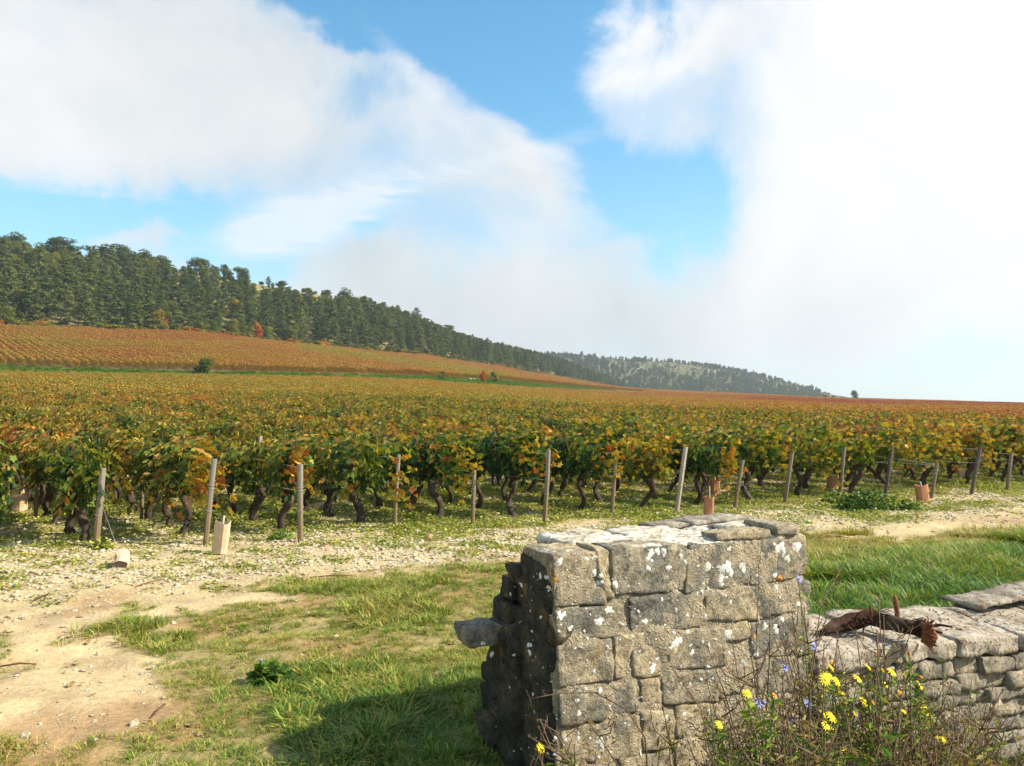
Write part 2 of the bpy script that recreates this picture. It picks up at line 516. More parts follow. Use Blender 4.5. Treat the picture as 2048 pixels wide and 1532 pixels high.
M_GRASS = leaf_mat('grass_blade', [(0.0, (0.045, 0.13, 0.014)), (0.3, (0.13, 0.225, 0.026)), (0.55, (0.28, 0.29, 0.044)), (0.8, (0.44, 0.35, 0.10)), (1.0, (0.48, 0.30, 0.13))],
                   0.3, 1.2, 0.25, True, 0.5, 0.3, (1.1, 1.2, 0.5))
M_WEED = leaf_mat('weed_leaf', [(0.0, (0.04, 0.11, 0.02)), (0.35, (0.14, 0.22, 0.03)), (0.7, (0.34, 0.34, 0.06)), (1.0, (0.36, 0.26, 0.13))], 0.3, 0.9, 0.25)
M_PINE = leaf_mat('pine_needles', [(0.0, (0.052, 0.082, 0.032)), (0.5, (0.120, 0.165, 0.056)), (1.0, (0.25, 0.25, 0.075))], 0.3, 0.05, 0.35, True, 0.8, 0.05, (1, 1.1, 0.6), (.82, 1.16))
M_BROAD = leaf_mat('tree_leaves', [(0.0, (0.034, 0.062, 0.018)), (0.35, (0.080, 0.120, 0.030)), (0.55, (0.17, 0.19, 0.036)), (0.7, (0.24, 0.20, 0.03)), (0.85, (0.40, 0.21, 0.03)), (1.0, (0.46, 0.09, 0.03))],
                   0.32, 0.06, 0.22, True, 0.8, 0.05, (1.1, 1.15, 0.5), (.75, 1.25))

def bark_mat(name, a, b, scale=18):
    m, N, out = new_mat(name)
    tcn = N.new('ShaderNodeTexCoord'); mp = N.new('ShaderNodeMapping'); N.l.new(tcn.outputs['Object'], mp.inputs[0])
    mp.inputs['Scale'].default_value = (1, 1, 0.22)
    n = N.noise(mp.outputs[0], scale * 2.2, 6, 0.7, 0.6)
    n2 = N.noise(tcn.outputs['Object'], 7, 3, 0.5)
    c = N.mix(n, a, b)
    c = N.mix(N.maprange(n2, 0.5, 0.75, 0, 0.5), c, (0.20, 0.17, 0.13))
    principled(N, out, c, 0.95, 0.1, n, 1.0, 0.02)
    return m
M_BARK = bark_mat('vine_bark', (0.022, 0.016, 0.012), (0.13, 0.095, 0.068))
M_TRUNK = bark_mat('tree_bark', (0.05, 0.04, 0.03), (0.16, 0.12, 0.09), 3)
M_CANE = bark_mat('cane_bark', (0.10, 0.045, 0.02), (0.26, 0.13, 0.06), 30)

def wood_mat(name, lo, hi, top, ztop=0.75):
    m, N, out = new_mat(name)
    tcn = N.new('ShaderNodeTexCoord'); mp = N.new('ShaderNodeMapping'); N.l.new(tcn.outputs['Object'], mp.inputs[0])
    mp.inputs['Scale'].default_value = (1, 1, 0.06)
    n = N.noise(mp.outputs[0], 90, 5, 0.65, 0.5)
    n2 = N.noise(tcn.outputs['Object'], 9, 4, 0.6)
    c = N.mix(n, lo, hi)
    sp = N.new('ShaderNodeSeparateXYZ'); N.l.new(tcn.outputs['Object'], sp.inputs[0])
    h = N.math('ADD', sp.outputs[2], N.math('MULTIPLY', n2, 0.5))
    c = N.mix(N.maprange(h, 0.45, 1.15, 0, 0.85), c, top)
    c = N.mix(N.maprange(n2, 0.55, 0.7, 0, 0.35), c, (0.10, 0.075, 0.045))
    principled(N, out, c, 0.9, 0.15, n, 0.7, 0.006)
    return m
M_POST = wood_mat('weathered_post', (0.13, 0.09, 0.048), (0.27, 0.20, 0.11), (0.25, 0.235, 0.20))
M_POST_PALE = wood_mat('pale_post', (0.30, 0.25, 0.17), (0.50, 0.43, 0.31), (0.46, 0.42, 0.34))
M_POST_DARK = wood_mat('dark_post', (0.06, 0.05, 0.045), (0.17, 0.135, 0.11), (0.13, 0.11, 0.10))

def lichen_mat(name, a, b):
    m, N, out = new_mat(name)
    geo = N.new('ShaderNodeNewGeometry'); n = N.noise(geo.outputs['Position'], 130, 4, 0.7); n2 = N.noise(geo.outputs['Position'], 28, 3, 0.6)
    c = N.mix(N.maprange(n, .35, .6), a, b)
    c = N.mix(N.maprange(n2, .5, .7, 0, .45), c, a)
    principled(N, out, c, 0.95, 0.05, n, 0.8, 0.003)
    return m
def plain_mat(name, a, b, scale=12, rough=0.8, spec=0.2, bstr=0.3, bd=0.005):
    m, N, out = new_mat(name)
    tcn = N.new('ShaderNodeTexCoord')
    n = N.noise(tcn.outputs['Object'], scale, 5, 0.65)
    principled(N, out, N.mix(n, a, b), rough, spec, n, bstr, bd)
    return m
M_WIRE = plain_mat('galvanised_wire', (0.25, 0.25, 0.25), (0.42, 0.42, 0.40), 60, 0.45, 0.5)
M_PAPER = plain_mat('kraft_paper', (0.50, 0.34, 0.20), (0.66, 0.48, 0.32), 9, 0.8)
M_SLEEVE = plain_mat('terracotta_sleeve', (0.38, 0.16, 0.08), (0.50, 0.23, 0.12), 9, 0.6)
M_PINK = plain_mat('pink_plastic', (0.75, 0.28, 0.26), (0.85, 0.42, 0.38), 9, 0.5)

def stone_mat(name, tan, grey, tanness=0.5, lichen=0.5, dark=1.0):
    m, N, out = new_mat(name)
    geo = N.new('ShaderNodeNewGeometry'); pos = geo.outputs['Position']
    tn = attr(N, 'stone_tone', 'OBJECT').outputs['Fac']
    n1 = N.noise(pos, 5, 6, 0.65, 0.4)
    n2 = N.noise(pos, 24, 7, 0.74, 0.6)
    n3 = N.noise(pos, 140, 3, 0.6)
    f = N.math('ADD', N.math('MULTIPLY', N.math('SUBTRACT', n1, 0.5), 3.6), N.math('ADD', tn, 0.5 - tanness), clamp=True)
    c = N.mix(f, tuple(x * dark for x in tan), tuple(x * dark for x in grey))
    c = N.mix(1.0, c, N.ramp(n2, [(0.30, (0.30, 0.28, 0.26)), (0.5, (0.92, 0.92, 0.92)), (0.70, (1.5, 1.48, 1.44))]), 'MULTIPLY')
    c = N.mix(0.5, c, N.ramp(n3, [(0.3, (0.45, 0.43, 0.4)), (0.7, (1.4, 1.4, 1.4))]), 'MULTIPLY')
    # ochre staining and small pale lichen specks
    c = N.mix(N.maprange(N.noise(pos, 9, 4, 0.6), 0.58, 0.72, 0, 0.6), c, (0.36 * dark, 0.24 * dark, 0.09 * dark))
    d = N.noise(pos, 14, 3, 0.5, color=True)
    pv = N.vmath('ADD', pos, N.vmath('SCALE', d, 0.012))
    v = N.voro(pv, 42); vc = N.voro(pv, 42, out='Color')
    s = N.new('ShaderNodeSeparateColor'); N.l.new(vc, s.inputs[0])
    sp = N.math('MULTIPLY', N.maprange(v, 0.18, 0.26, 1, 0), N.math('LESS_THAN', s.outputs[0], 0.16 * lichen))
    c = N.mix(N.math('MULTIPLY', sp, 0.9), c, (0.62, 0.62, 0.56))
    vd = N.voro(pv, 23); vdc = N.voro(pv, 23, out='Color')
    s3 = N.new('ShaderNodeSeparateColor'); N.l.new(vdc, s3.inputs[0])
    sd = N.math('MULTIPLY', N.maprange(vd, 0.15, 0.32, 1, 0), N.math('LESS_THAN', s3.outputs[1], 0.22))
    c = N.mix(N.math('MULTIPLY', sd, 0.55), c, (0.05, 0.045, 0.035))
    h = N.math('ADD', N.math('MULTIPLY', n1, 1.4), N.math('ADD', N.math('MULTIPLY', n2, 1.5), N.math('MULTIPLY', n3, 0.45)))
    principled(N, out, c, 0.92, 0.15, h, 1.0, 0.028)
    return m
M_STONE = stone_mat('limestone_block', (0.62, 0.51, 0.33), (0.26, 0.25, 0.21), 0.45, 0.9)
M_STONE_D = stone_mat('dark_rubble', (0.13, 0.115, 0.075), (0.060, 0.060, 0.048), 0.45, 0.30)  # dark lichened stone, its colour lowered further to deepen the end face's shade
M_DRY = stone_mat('dry_wall_stone', (0.52, 0.45, 0.33), (0.27, 0.25, 0.205), 0.5, 0.6)
def mortar_mat():
    m, N, out = new_mat('lime_mortar')
    geo = N.new('ShaderNodeNewGeometry'); pos = geo.outputs['Position']
    n1 = N.noise(pos, 6, 5, 0.6); n2 = N.noise(pos, 45, 6, 0.75)
    v = N.voro(pos, 55)
    c = N.mix(n1, (0.52, 0.43, 0.29), (0.36, 0.31, 0.225))
    c = N.mix(1.0, c, N.ramp(n2, [(0.3, (0.38, 0.35, 0.32)), (0.5, (1, 1, 1)), (0.75, (1.35, 1.3, 1.2))]), 'MULTIPLY')
    c = N.mix(N.maprange(v, 0.2, 0.3, 0.55, 0), c, (0.68, 0.58, 0.42))
    h = N.math('ADD', N.math('MULTIPLY', n2, 1.2), N.math('MULTIPLY', N.maprange(v, 0.1, 0.4, 1, 0), 0.5))
    principled(N, out, c, 0.95, 0.08, h, 1.0, 0.02)
    return m
M_MORTAR = mortar_mat()
def crust_mat(name, a, b, spotty=0.5):
    m, N, out = new_mat(name)
    geo = N.new('ShaderNodeNewGeometry'); pos = geo.outputs['Position']
    n1 = N.noise(pos, 7, 6, 0.7, 0.5); n2 = N.noise(pos, 40, 5, 0.7)
    c = N.mix(N.maprange(n1, 0.38, 0.62), b, a)
    c = N.mix(N.maprange(n2, 0.52, 0.62, 0, spotty), c, (0.085, 0.06, 0.04))
    c = N.mix(N.maprange(N.noise(pos, 17, 4, 0.6), 0.58, 0.66, 0, spotty), c, (0.17, 0.10, 0.055))
    principled(N, out, c, 0.95, 0.08, N.math('ADD', n1, n2), 1.0, 0.015)
    return m
M_CRUST = crust_mat('pale_crust', (0.74, 0.70, 0.61), (0.50, 0.42, 0.30), 0.75)
M_COPING = crust_mat('pale_coping', (0.50, 0.45, 0.37), (0.30, 0.25, 0.18), 0.85)
M_MOSSY = crust_mat('dark_slab', (0.42, 0.38, 0.31), (0.17, 0.135, 0.10), 0.8)
M_LICHEN = lichen_mat('white_lichen', (0.40, 0.40, 0.34), (0.82, 0.82, 0.76))
M_LICHEN_O = plain_mat('orange_lichen', (0.50, 0.20, 0.03), (0.62, 0.32, 0.06), 90, 0.95, 0.05, 0.6, 0.002)
M_PEBBLE = stone_mat('limestone_pebble', (0.78, 0.67, 0.47), (0.58, 0.47, 0.31), 0.6, 0.0)
M_PETAL_Y = plain_mat('yellow_petal', (0.80, 0.62, 0.015), (0.88, 0.70, 0.03), 40, 0.6)
M_PETAL_O = plain_mat('orange_bud', (0.75, 0.28, 0.01), (0.85, 0.42, 0.02), 40, 0.6)
M_PETAL_B = plain_mat('blue_petal', (0.20, 0.27, 0.78), (0.32, 0.40, 0.88), 40, 0.6)
M_STEM_DRY = plain_mat('dry_stem', (0.07, 0.045, 0.028), (0.21, 0.145, 0.085), 25, 0.85)
M_STEM_GREEN = plain_mat('green_stem', (0.07, 0.10, 0.03), (0.17, 0.18, 0.06), 25, 0.8)
M_LOG = bark_mat('rotten_bark', (0.018, 0.012, 0.009), (0.10, 0.05, 0.03), 12)
M_HEART = plain_mat('red_heartwood', (0.07, 0.025, 0.013), (0.36, 0.14, 0.06), 45, 0.8, 0.2, 1.0, 0.01)
M_DEAD = plain_mat('dead_leaf', (0.16, 0.095, 0.045), (0.36, 0.25, 0.13), 30, 0.9)
M_ROCK = stone_mat('pale_outcrop', (0.60, 0.55, 0.44), (0.34, 0.31, 0.26), 0.6, 0.0)

# ------------------------------------------------------------------ the ground, one sheet to the horizon
def build_ground():
    angs = np.concatenate([np.radians(np.arange(-48, 48.01, 0.32)), np.radians(np.arange(51, 309, 5.5))])
    rr = [0.02]
    while rr[-1] < 7000: rr.append(rr[-1] * (1.25 if rr[-1] < 0.6 else 1.017 if rr[-1] < 70 else 1.010 if rr[-1] < 190 else 1.03))
    rr = np.array(rr)
    A, Rg = np.meshgrid(angs, rr)
    X = (np.sin(A) * Rg).ravel(); Y = (np.cos(A) * Rg).ravel()
    Z = hfine(X, Y)
    na, nr = len(angs), len(rr)
    i = np.arange(nr - 1)[:, None]; j = np.arange(na)[None, :]
    a = i * na + j; b = i * na + (j + 1) % na
    faces = np.stack([a, a + na, b + na, b], -1).reshape(-1, 4)
    V = np.stack([X, Y, Z], 1)
    # zones
    R = np.hypot(X, Y); w = wdist(X, Y)
    n = fbm(X * 0.9, Y * 0.9, 41, 4)
    sand = np.array([0.50, 0.395, 0.235]); soil = np.array([0.30, 0.205, 0.105]); cream = np.array([0.49, 0.41, 0.22])
    weedc = np.array([0.30, 0.28, 0.085]); grassc = np.array([0.25, 0.21, 0.08]); dry = np.array([0.36, 0.23, 0.095])
    col = np.tile(sand, (len(X), 1))
    gb = np.exp(-((w + 1.6) / 1.5) ** 2)            # gravel band before the row ends
    col = col + (cream - col) * (gb * 0.8)[:, None]
    gm = grass_mask(X, Y)
    col = col + (grassc - col) * (gm * 0.75)[:, None]
    rp = sstep(.50, .66, fbm(X * 1.7 + 9, Y * 1.7, 45, 3)) * sstep(-2.4, -3.0, w) * .65
    col = col + (np.array([0.33, 0.20, 0.10]) - col) * rp[:, None]
    dr = sstep(2.0, 4.0, X) * np.exp(-((w + 3.9) / 0.45) ** 2) * sstep(0.35, 0.6, n)
    col = col + (dry - col) * dr[:, None]
    vin = sstep(-0.5, 0.3, w)
    floor = cream * 0.9 + (weedc - cream * 0.9) * sstep(0.35, 0.65, n)[:, None]
    col = col + (floor - col) * (vin * 0.85)[:, None]
    rA, rB, rT, rRg, rV, rC = bounds(X, Y)
    cx, _ = colx(X, Y)
    far = sstep(28, 60, R)
    col = col + (soil * 0.7 - col) * far[:, None]
    green = np.array([0.085, 0.15, 0.03])
    inb = sstep(-1.0, 1.0, R - rA - 0.3) * (1 - sstep(-1.5, 0.5, R - rB)) * (1 - sstep(1240, 1320, cx)) 
    col = col + (green - col) * inb[:, None]
    wood = sstep(-3, 3, R - rT) * (1 - sstep(1230, 1260, cx))
    fl = np.array([0.16, 0.15, 0.06]) + (np.array([0.27, 0.22, 0.11]) - np.array([0.16, 0.15, 0.06])) * sstep(0.45, 0.6, fbm(X / 14, Y / 14, 51, 3))[:, None]
    col = col + (fl - col) * wood[:, None]
    past = sstep(-15, 15, R - rV)
    pc = np.array([0.085, 0.10, 0.04]) + (np.array([0.145, 0.14, 0.06]) - np.array([0.085, 0.10, 0.04])) * sstep(0.42, 0.62, fbm(X / 45, Y / 45, 52, 4))[:, None]
    rocky = sstep(0.66, 0.74, fbm(X / 18, Y / 40, 53, 4)) * .6
    pc = pc + (np.array([0.34, 0.32, 0.26]) - pc) * rocky[:, None]
    col = col + (pc - col) * past[:, None]
    grav = np.clip(gb * 0.9 + vin * 0.35 + 0.06 - gm * 0.3, 0, 1) * (1 - sstep(20, 40, R))
    q = mesh_of('ground', V, faces, M_GROUND, True,
                {'zone': ('POINT', 'FLOAT_COLOR', col), 'gravel': ('POINT', 'FLOAT', grav)})
    o = obj('ground', q)
    tag(o, kind='structure')
    return o
ground = build_ground()
# ------------------------------------------------------------------ instancing for what nobody could count
def library(name, meshes):
    c = bpy.data.collections.new(name)
    for i, me in enumerate(meshes):
        o = bpy.data.objects.new('%s_%s' % (name, chr(97 + i)), me)
        c.objects.link(o)
    return c
def scatter(name, pts, rots, scales, idx, tints, lib, label, cat, mat):
    n = len(pts)
    me = bpy.data.meshes.new(name)
    me.vertices.add(n); me.vertices.foreach_set('co', np.asarray(pts, np.float32).ravel())
    for an, typ, arr in (('rot', 'FLOAT_VECTOR', rots), ('scl', 'FLOAT_VECTOR', scales), ('pick', 'INT', idx), ('tint', 'FLOAT', tints)):
        at = me.attributes.new(an, typ, 'POINT')
        if typ == 'FLOAT_VECTOR': at.data.foreach_set('vector', np.asarray(arr, np.float32).ravel())
        elif typ == 'INT': at.data.foreach_set('value', np.asarray(arr, np.int32))
        else: at.data.foreach_set('value', np.asarray(arr, np.float32))
    o = obj(name, me)
    ng = bpy.data.node_groups.new(name + '_nodes', 'GeometryNodeTree')
    ng.interface.new_socket('Geometry', in_out='INPUT', socket_type='NodeSocketGeometry')
    ng.interface.new_socket('Geometry', in_out='OUTPUT', socket_type='NodeSocketGeometry')
    G = NT(ng)
    gi = G.new('NodeGroupInput'); go = G.new('NodeGroupOutput')
    ci = G.new('GeometryNodeCollectionInfo', transform_space='ORIGINAL')
    ci.inputs[0].default_value = lib; ci.inputs['Separate Children'].default_value = True; ci.inputs['Reset Children'].default_value = True
    ip = G.new('GeometryNodeInstanceOnPoints')
    ip.inputs['Pick Instance'].default_value = True
    def na(nm, dt):
        a = G.new('GeometryNodeInputNamedAttribute', data_type=dt); a.inputs[0].default_value = nm
        return a.outputs[0]
    G.l.new(gi.outputs[0], ip.inputs['Points'])
    G.l.new(ci.outputs[0], ip.inputs['Instance'])
    G.l.new(na('pick', 'INT'), ip.inputs['Instance Index'])
    e2r = G.new('FunctionNodeEulerToRotation'); G.l.new(na('rot', 'FLOAT_VECTOR'), e2r.inputs[0])
    G.l.new(e2r.outputs[0], ip.inputs['Rotation'])
    G.l.new(na('scl', 'FLOAT_VECTOR'), ip.inputs['Scale'])
    G.l.new(ip.outputs[0], go.inputs[0])
    md = o.modifiers.new('scatter', 'NODES'); md.node_group = ng
    tag(o, label, cat, None, 'stuff')
    return o

def basis(nrm, tip):
    nrm = nrm / (np.linalg.norm(nrm, axis=1, keepdims=True) + 1e-9)
    y = tip - (tip * nrm).sum(1, keepdims=True) * nrm
    y = y / (np.linalg.norm(y, axis=1, keepdims=True) + 1e-9)
    x = np.cross(y, nrm)
    return x, y, nrm
def cards(tv, tf, pos, nrm, tip, size):
    """copies of a small template, one per position -> verts, faces"""
    tv = np.asarray(tv, float); tf = np.asarray(tf, int)
    x, y, z = basis(np.asarray(nrm, float), np.asarray(tip, float))
    s = np.asarray(size, float).reshape(-1, 1, 1)
    V = (tv[None, :, 0:1] * x[:, None, :] + tv[None, :, 1:2] * y[:, None, :] + tv[None, :, 2:3] * z[:, None, :]) * s + np.asarray(pos)[:, None, :]
    n = len(pos)
    Fc = tf[None] + (np.arange(n) * len(tv))[:, None, None]
    return V.reshape(-1, 3), Fc.reshape(-1, tf.shape[1])
_out = [(0, 0), (.22, -.13), (.46, .02), (.36, .26), (.56, .56), (.28, .60), (0, 1), (-.28, .60), (-.56, .56), (-.36, .26), (-.46, .02), (-.22, -.13)]
LEAF_V = [(0, .33, -.05)] + [(a, b, 0.10 * abs(a) - 0.10 * max(0, b - .5)) for a, b in _out]
LEAF_F = [(0, i + 1, (i + 1) % 12 + 1) for i in range(12)]
QUAD_V = [(0, 0, 0), (.5, .42, .08), (0, 1, -.05), (-.5, .42, .08)]
QUAD_F = [(0, 1, 2), (0, 2, 3)]
# ------------------------------------------------------------------ grapevines
def trunk_mesh(seed):
    r = random.Random(seed)
    mb = MB()
    lean = r.uniform(-0.22, 0.22); leany = r.uniform(-0.08, 0.08)
    H = r.uniform(0.42, 0.55); R0 = r.uniform(0.036, 0.052)
    pts = []; rad = []
    ph = r.uniform(0, 6)
    for i in range(9):
        t = i / 8
        pts.append((lean * math.sin(t * 1.9) + 0.045 * math.sin(t * 7 + ph), leany * t + 0.035 * math.cos(t * 6 + ph), -0.06 + (H + 0.06) * t))
        rad.append(R0 * (1.35 - 1.1 * t + 0.9 * t * t) * r.uniform(0.85, 1.18))
    v, f = tube(pts, rad, 9, 0.35, seed); mb.add(v, f)
    top = Vector(pts[-1])
    mid = Vector(pts[5])
    for s in (-1, 1):
        if s == 1 and r.random() < 0.25: continue
        base = top if r.random() < 0.6 else mid
        L = r.uniform(0.16, 0.34)
        pp = [base + Vector((s * L * t, 0.03 * math.sin(t * 5 + s), (0.13 if base is top else 0.22) * math.sin(t * 1.7))) for t in (0, .25, .5, .75, 1)]
        v, f = tube(pp, [R0 * .85, R0 * .8, R0 * .72, R0 * .6, R0 * .5], 7, 0.35, seed + s + 5); mb.add(v, f)
    return mb.mesh('trunk', M_BARK, True), top
def cane_mesh(seed, top, n=9):
    r = random.Random(seed * 3 + 1)
    mb = MB()
    for i in range(n):
        x0 = top.x + r.uniform(-0.36, 0.36)
        b = Vector((x0, top.y + r.uniform(-.03, .03), top.z + r.uniform(-0.02, 0.12)))
        hx = r.uniform(-.18, .18); hy = r.uniform(-.16, .16); H = r.uniform(0.5, 0.8)
        pp = [b + Vector((hx * t * t, hy * t, H * t)) for t in (0, .33, .66, 1)]
        v, f = tube(pp, [.006, .005, .004, .0025], 4); mb.add(v, f)
    return mb.mesh('canes', M_CANE, True)
def foliage_arrays(seed, n, L=0.98, zlo=0.56, zhi=1.25, half=0.21, size=(0.07, 0.12), droop=0.12, tbias=0.0, quads=False, rows=1, gap=0.0):
    g = np.random.default_rng(seed)
    x = (g.random(n) - .5) * (L + 0.14)
    # bunched up and down along the row
    ph = g.random() * 6
    z = zlo + (zhi - zlo) * g.random(n) ** 0.75
    low = g.random(n) < droop
    z[low] = zlo - 0.22 * g.random(low.sum()) ** 1.5
    hw = half * (0.80 + 0.28 * np.sin(x * 5.3 + ph) + 0.18 * np.sin(z * 8 + ph * 2 + x * 3))
    top = z > zhi - 0.16
    z = np.where(top, z + 0.07 * np.sin(x * 7 + ph) + 0.05 * g.standard_normal(n), z)
    side = np.where(g.random(n) < .5, -1, 1)
    u = 1 - 0.55 * g.random(n) ** 2
    y = side * hw * u
    y = np.where(top, (g.random(n) * 2 - 1) * hw, y)
    if rows == 2: y = y + np.where(g.random(n) < .5, -ROWSP / 2, ROWSP / 2)
    out = np.stack([0.35 * g.standard_normal(n), side * (0.9 + 0.3 * g.standard_normal(n)), 0.45 + 0.5 * g.standard_normal(n)], 1)
    out[top] = np.stack([0.6 * g.standard_normal(top.sum()), 0.6 * g.standard_normal(top.sum()), np.full(top.sum(), 0.9)], 1)
    tip = np.stack([0.45 * g.standard_normal(n), side * 0.35 + 0.3 * g.standard_normal(n), -0.8 + 0.35 * g.standard_normal(n)], 1)
    s = size[0] + (size[1] - size[0]) * g.random(n)
    p = np.stack([x, y, z], 1)
    tv, tf = (QUAD_V, QUAD_F) if quads else (LEAF_V, LEAF_F)
    V, Fc = cards(tv, tf, p, out, tip, s)
    hgt = np.clip((z - zlo) / (zhi - zlo), -0.4, 1.1)
    clump = np.sin(x * 6.1 + ph * 3) * np.sin(z * 6.7 + ph)
    t = 0.24 + 0.18 * hgt + 0.16 * g.standard_normal(n) + 0.10 * clump + tbias
    t = np.where(low, t + 0.15, t)
    t = np.where(g.random(n) < 0.09, t + 0.25, t)
    tc_ = np.repeat(np.stack([np.clip(t, 0, 1), g.random(n), g.random(n)], 1), len(tv), 0)
    return V, Fc, tc_
def shoot_foliage(seed, n, L=0.92, zlo=0.52, zhi=1.24, half=0.17, size=(0.06, 0.105), hang=2, tbias=0.0):
    """leaves strung along single shoots: gaps between shoots, some shoots tipping over and hanging low"""
    g = np.random.default_rng(seed); r = random.Random(seed)
    P_ = []; T0 = []; OUT = []
    ns = 13
    for k in range(ns + hang):
        x0 = (k % ns + .5) / ns * L - L / 2 + r.uniform(-.05, .05); y0 = r.uniform(-.05, .05)
        lean = r.uniform(-.12, .12); ly = r.choice((-1, 1)) * half * r.uniform(.3, 1.15); top = zhi - r.uniform(0, .14) + (r.uniform(.02, .12) if r.random() < .25 else 0)
        m = int(n / (ns + hang * .7) * r.uniform(.6, 1.35)); hue = r.gauss(0, .10)
        t = g.random(m)
        if k < ns:
            z0 = zlo + r.uniform(-.10, .10)
            z = z0 + (top - z0) * t ** .85
            x = x0 + lean * t; y = y0 + ly * np.sin(t * 2.3)
        else:
            m = int(m * .8); t = g.random(m); sd = r.choice((-1, 1)); drop = r.uniform(.45, .85)
            z = .95 - drop * t ** 1.2; y = sd * (half * .9 + .12 * np.sin(t * 2.6)); x = x0 + r.uniform(-.15, .15) * t; hue += .14
        sp = .055 + .03 * r.random()
        x = x + g.normal(0, sp, m); y = y + g.normal(0, sp, m); z = z + g.normal(0, .03, m)
        P_.append(np.stack([x, y, z], 1)); T0.append(np.full(m, hue) + (.05 * (t - .5) if k < ns else .12 * t))
    P_ = np.concatenate(P_); T0 = np.concatenate(T0); n = len(P_)
    side = np.sign(P_[:, 1] + g.normal(0, .05, n))
    top = P_[:, 2] > zhi - .16
    out = np.stack([.45 * g.standard_normal(n), side * (.9 + .4 * g.standard_normal(n)), .45 + .5 * g.standard_normal(n)], 1)
    out[top, 2] += .8
    tip = np.stack([.5 * g.standard_normal(n), side * .3 + .3 * g.standard_normal(n), -.8 + .4 * g.standard_normal(n)], 1)
    s = size[0] + (size[1] - size[0]) * g.random(n)
    V, Fc = cards(LEAF_V, LEAF_F, P_, out, tip, s)
    hgt = np.clip((P_[:, 2] - zlo) / (zhi - zlo), -.3, 1.1)
    t = .22 + .18 * hgt + .13 * g.standard_normal(n) + T0 + tbias
    t = np.where(g.random(n) < .08, t + .25, t)
    return mesh_of('foliage', V, Fc, M_VINE, False, {'leafv': ('POINT', 'FLOAT_COLOR', np.repeat(np.stack([np.clip(t, 0, 1), g.random(n), g.random(n)], 1), len(LEAF_V), 0))})
def foliage_mesh(seed, n, **k):
    V, Fc, tc_ = foliage_arrays(seed, n, **k)
    return mesh_of('foliage', V, Fc, M_VINE, False, {'leafv': ('POINT', 'FLOAT_COLOR', tc_)})
NV = 12
VT = [trunk_mesh(100 + i) for i in range(NV)]
VC = [cane_mesh(100 + i, VT[i][1]) for i in range(NV)]
VF = [shoot_foliage(200 + i, 430 + 60 * (i % 3), half=0.15 + 0.025 * (i % 4), zlo=0.54 + 0.04 * (i % 3), hang=(0, 2, 1, 3)[i % 4], tbias=(-0.08, 0.03, 0.12, -0.02)[i % 4]) for i in range(NV)]
# whole vine in one mesh for those past the countable ones
def join_vine(i):
    mb = MB()
    for me in (VT[i][0], VC[i], VF[i]):
        co = np.zeros(len(me.vertices) * 3); me.vertices.foreach_get('co', co)
        mb.add(co.reshape(-1, 3), [list(p.vertices) for p in me.polygons], {'trunk': 0, 'canes': 1}.get(me.name.split('.')[0], 2))
    lv = np.zeros(len(VF[i].vertices) * 4, np.float32); VF[i].attributes['leafv'].data.foreach_get('color', lv)
    nv = sum(len(v) for v in mb.v); arr = np.zeros((nv, 4), np.float32); arr[nv - len(lv) // 4:] = lv.reshape(-1, 4)
    return mb.mesh('grapevine', [M_BARK, M_CANE, M_VINE], False, {'leafv': ('POINT', 'FLOAT_COLOR', arr)})
LIB_NEAR = library('vine_source', [join_vine(i) for i in range(NV)])
LIB_MID = library('vine_pair_source', [foliage_mesh(300 + i, 1200, L=2.0, size=(0.05, 0.095), half=0.21, zlo=0.50, quads=True, droop=.1, tbias=0.04) for i in range(6)])
LIB_FAR = library('vine_block_source', [foliage_mesh(400 + i, 2100, L=5.0, size=(0.09, 0.17), half=0.25, zlo=0.35, zhi=1.22, quads=True, droop=.1, rows=2, tbias=0.05) for i in range(5)])

def parcel_tint(X, Y):
    """how far the leaves have turned, plot by plot"""
    Z = hground(X, Y)
    px, py = topx(X, Y, Z + 1.1)
    R = np.hypot(X, Y); rA, rB, rT, *_ = bounds(X, Y)
    t = np.zeros_like(X) + 0.0
    n = fbm(X / 22, Y / 22, 61, 3) - 0.5
    n2 = fbm(X / 6, Y / 6, 62, 3) - 0.5
    near = R < (rA + rB) / 2
    tn = -0.03 + 0.36 * n + 0.26 * n2
    tn = tn + 0.07 * sstep(22, 50, R) + 0.10 * sstep(60, 180, R) + 0.07 * sstep(900, 1300, px) * sstep(18, 40, R) + 0.17 * sstep(1150, 1750, px) * sstep(30, 80, R) + 0.05 * sstep(100, 300, R)
    tn = tn - 0.05 * (1 - sstep(8, 22, R))
    # upper parcels
    f = np.clip((R - rB) / (rT - rB), 0, 1)
    tu = 0.17 + 0.34 * n + 0.14 * n2
    tu = np.where((px < 420) & (f > 0.35) & (f < 0.93) & (px > 120 - 200 * (f - .6)), 0.12 + 0.2 * n + 0.1 * n2, tu)       # olive plot
    tu = np.where((px < 470) & (px > 130) & (py < 680), 0.22 + 0.15 * n2 + 0.0004 * (px - 130), tu)                        # golden corner
    line = 699 + (px - 644) * 0.143                                                                                        # yellow strip
    tu = np.where(px > 470, 0.27 + 0.12 * n2 + .15 * n, tu)
    tu = np.where((py > line + 17) & (px < 860) & (px > 430), 0.22 + 0.12 * n2, tu)
    tu = np.where((px > 590) & (px < 1030) & (np.abs(py - line + 1) < 7), 0.03 + 0.03 * n2, tu)
    tu = np.where((px > 960) & (px < 1230) & (py > line - 2), 0.20 + 0.15 * n2, tu)
    return np.where(near, tn, tu), near

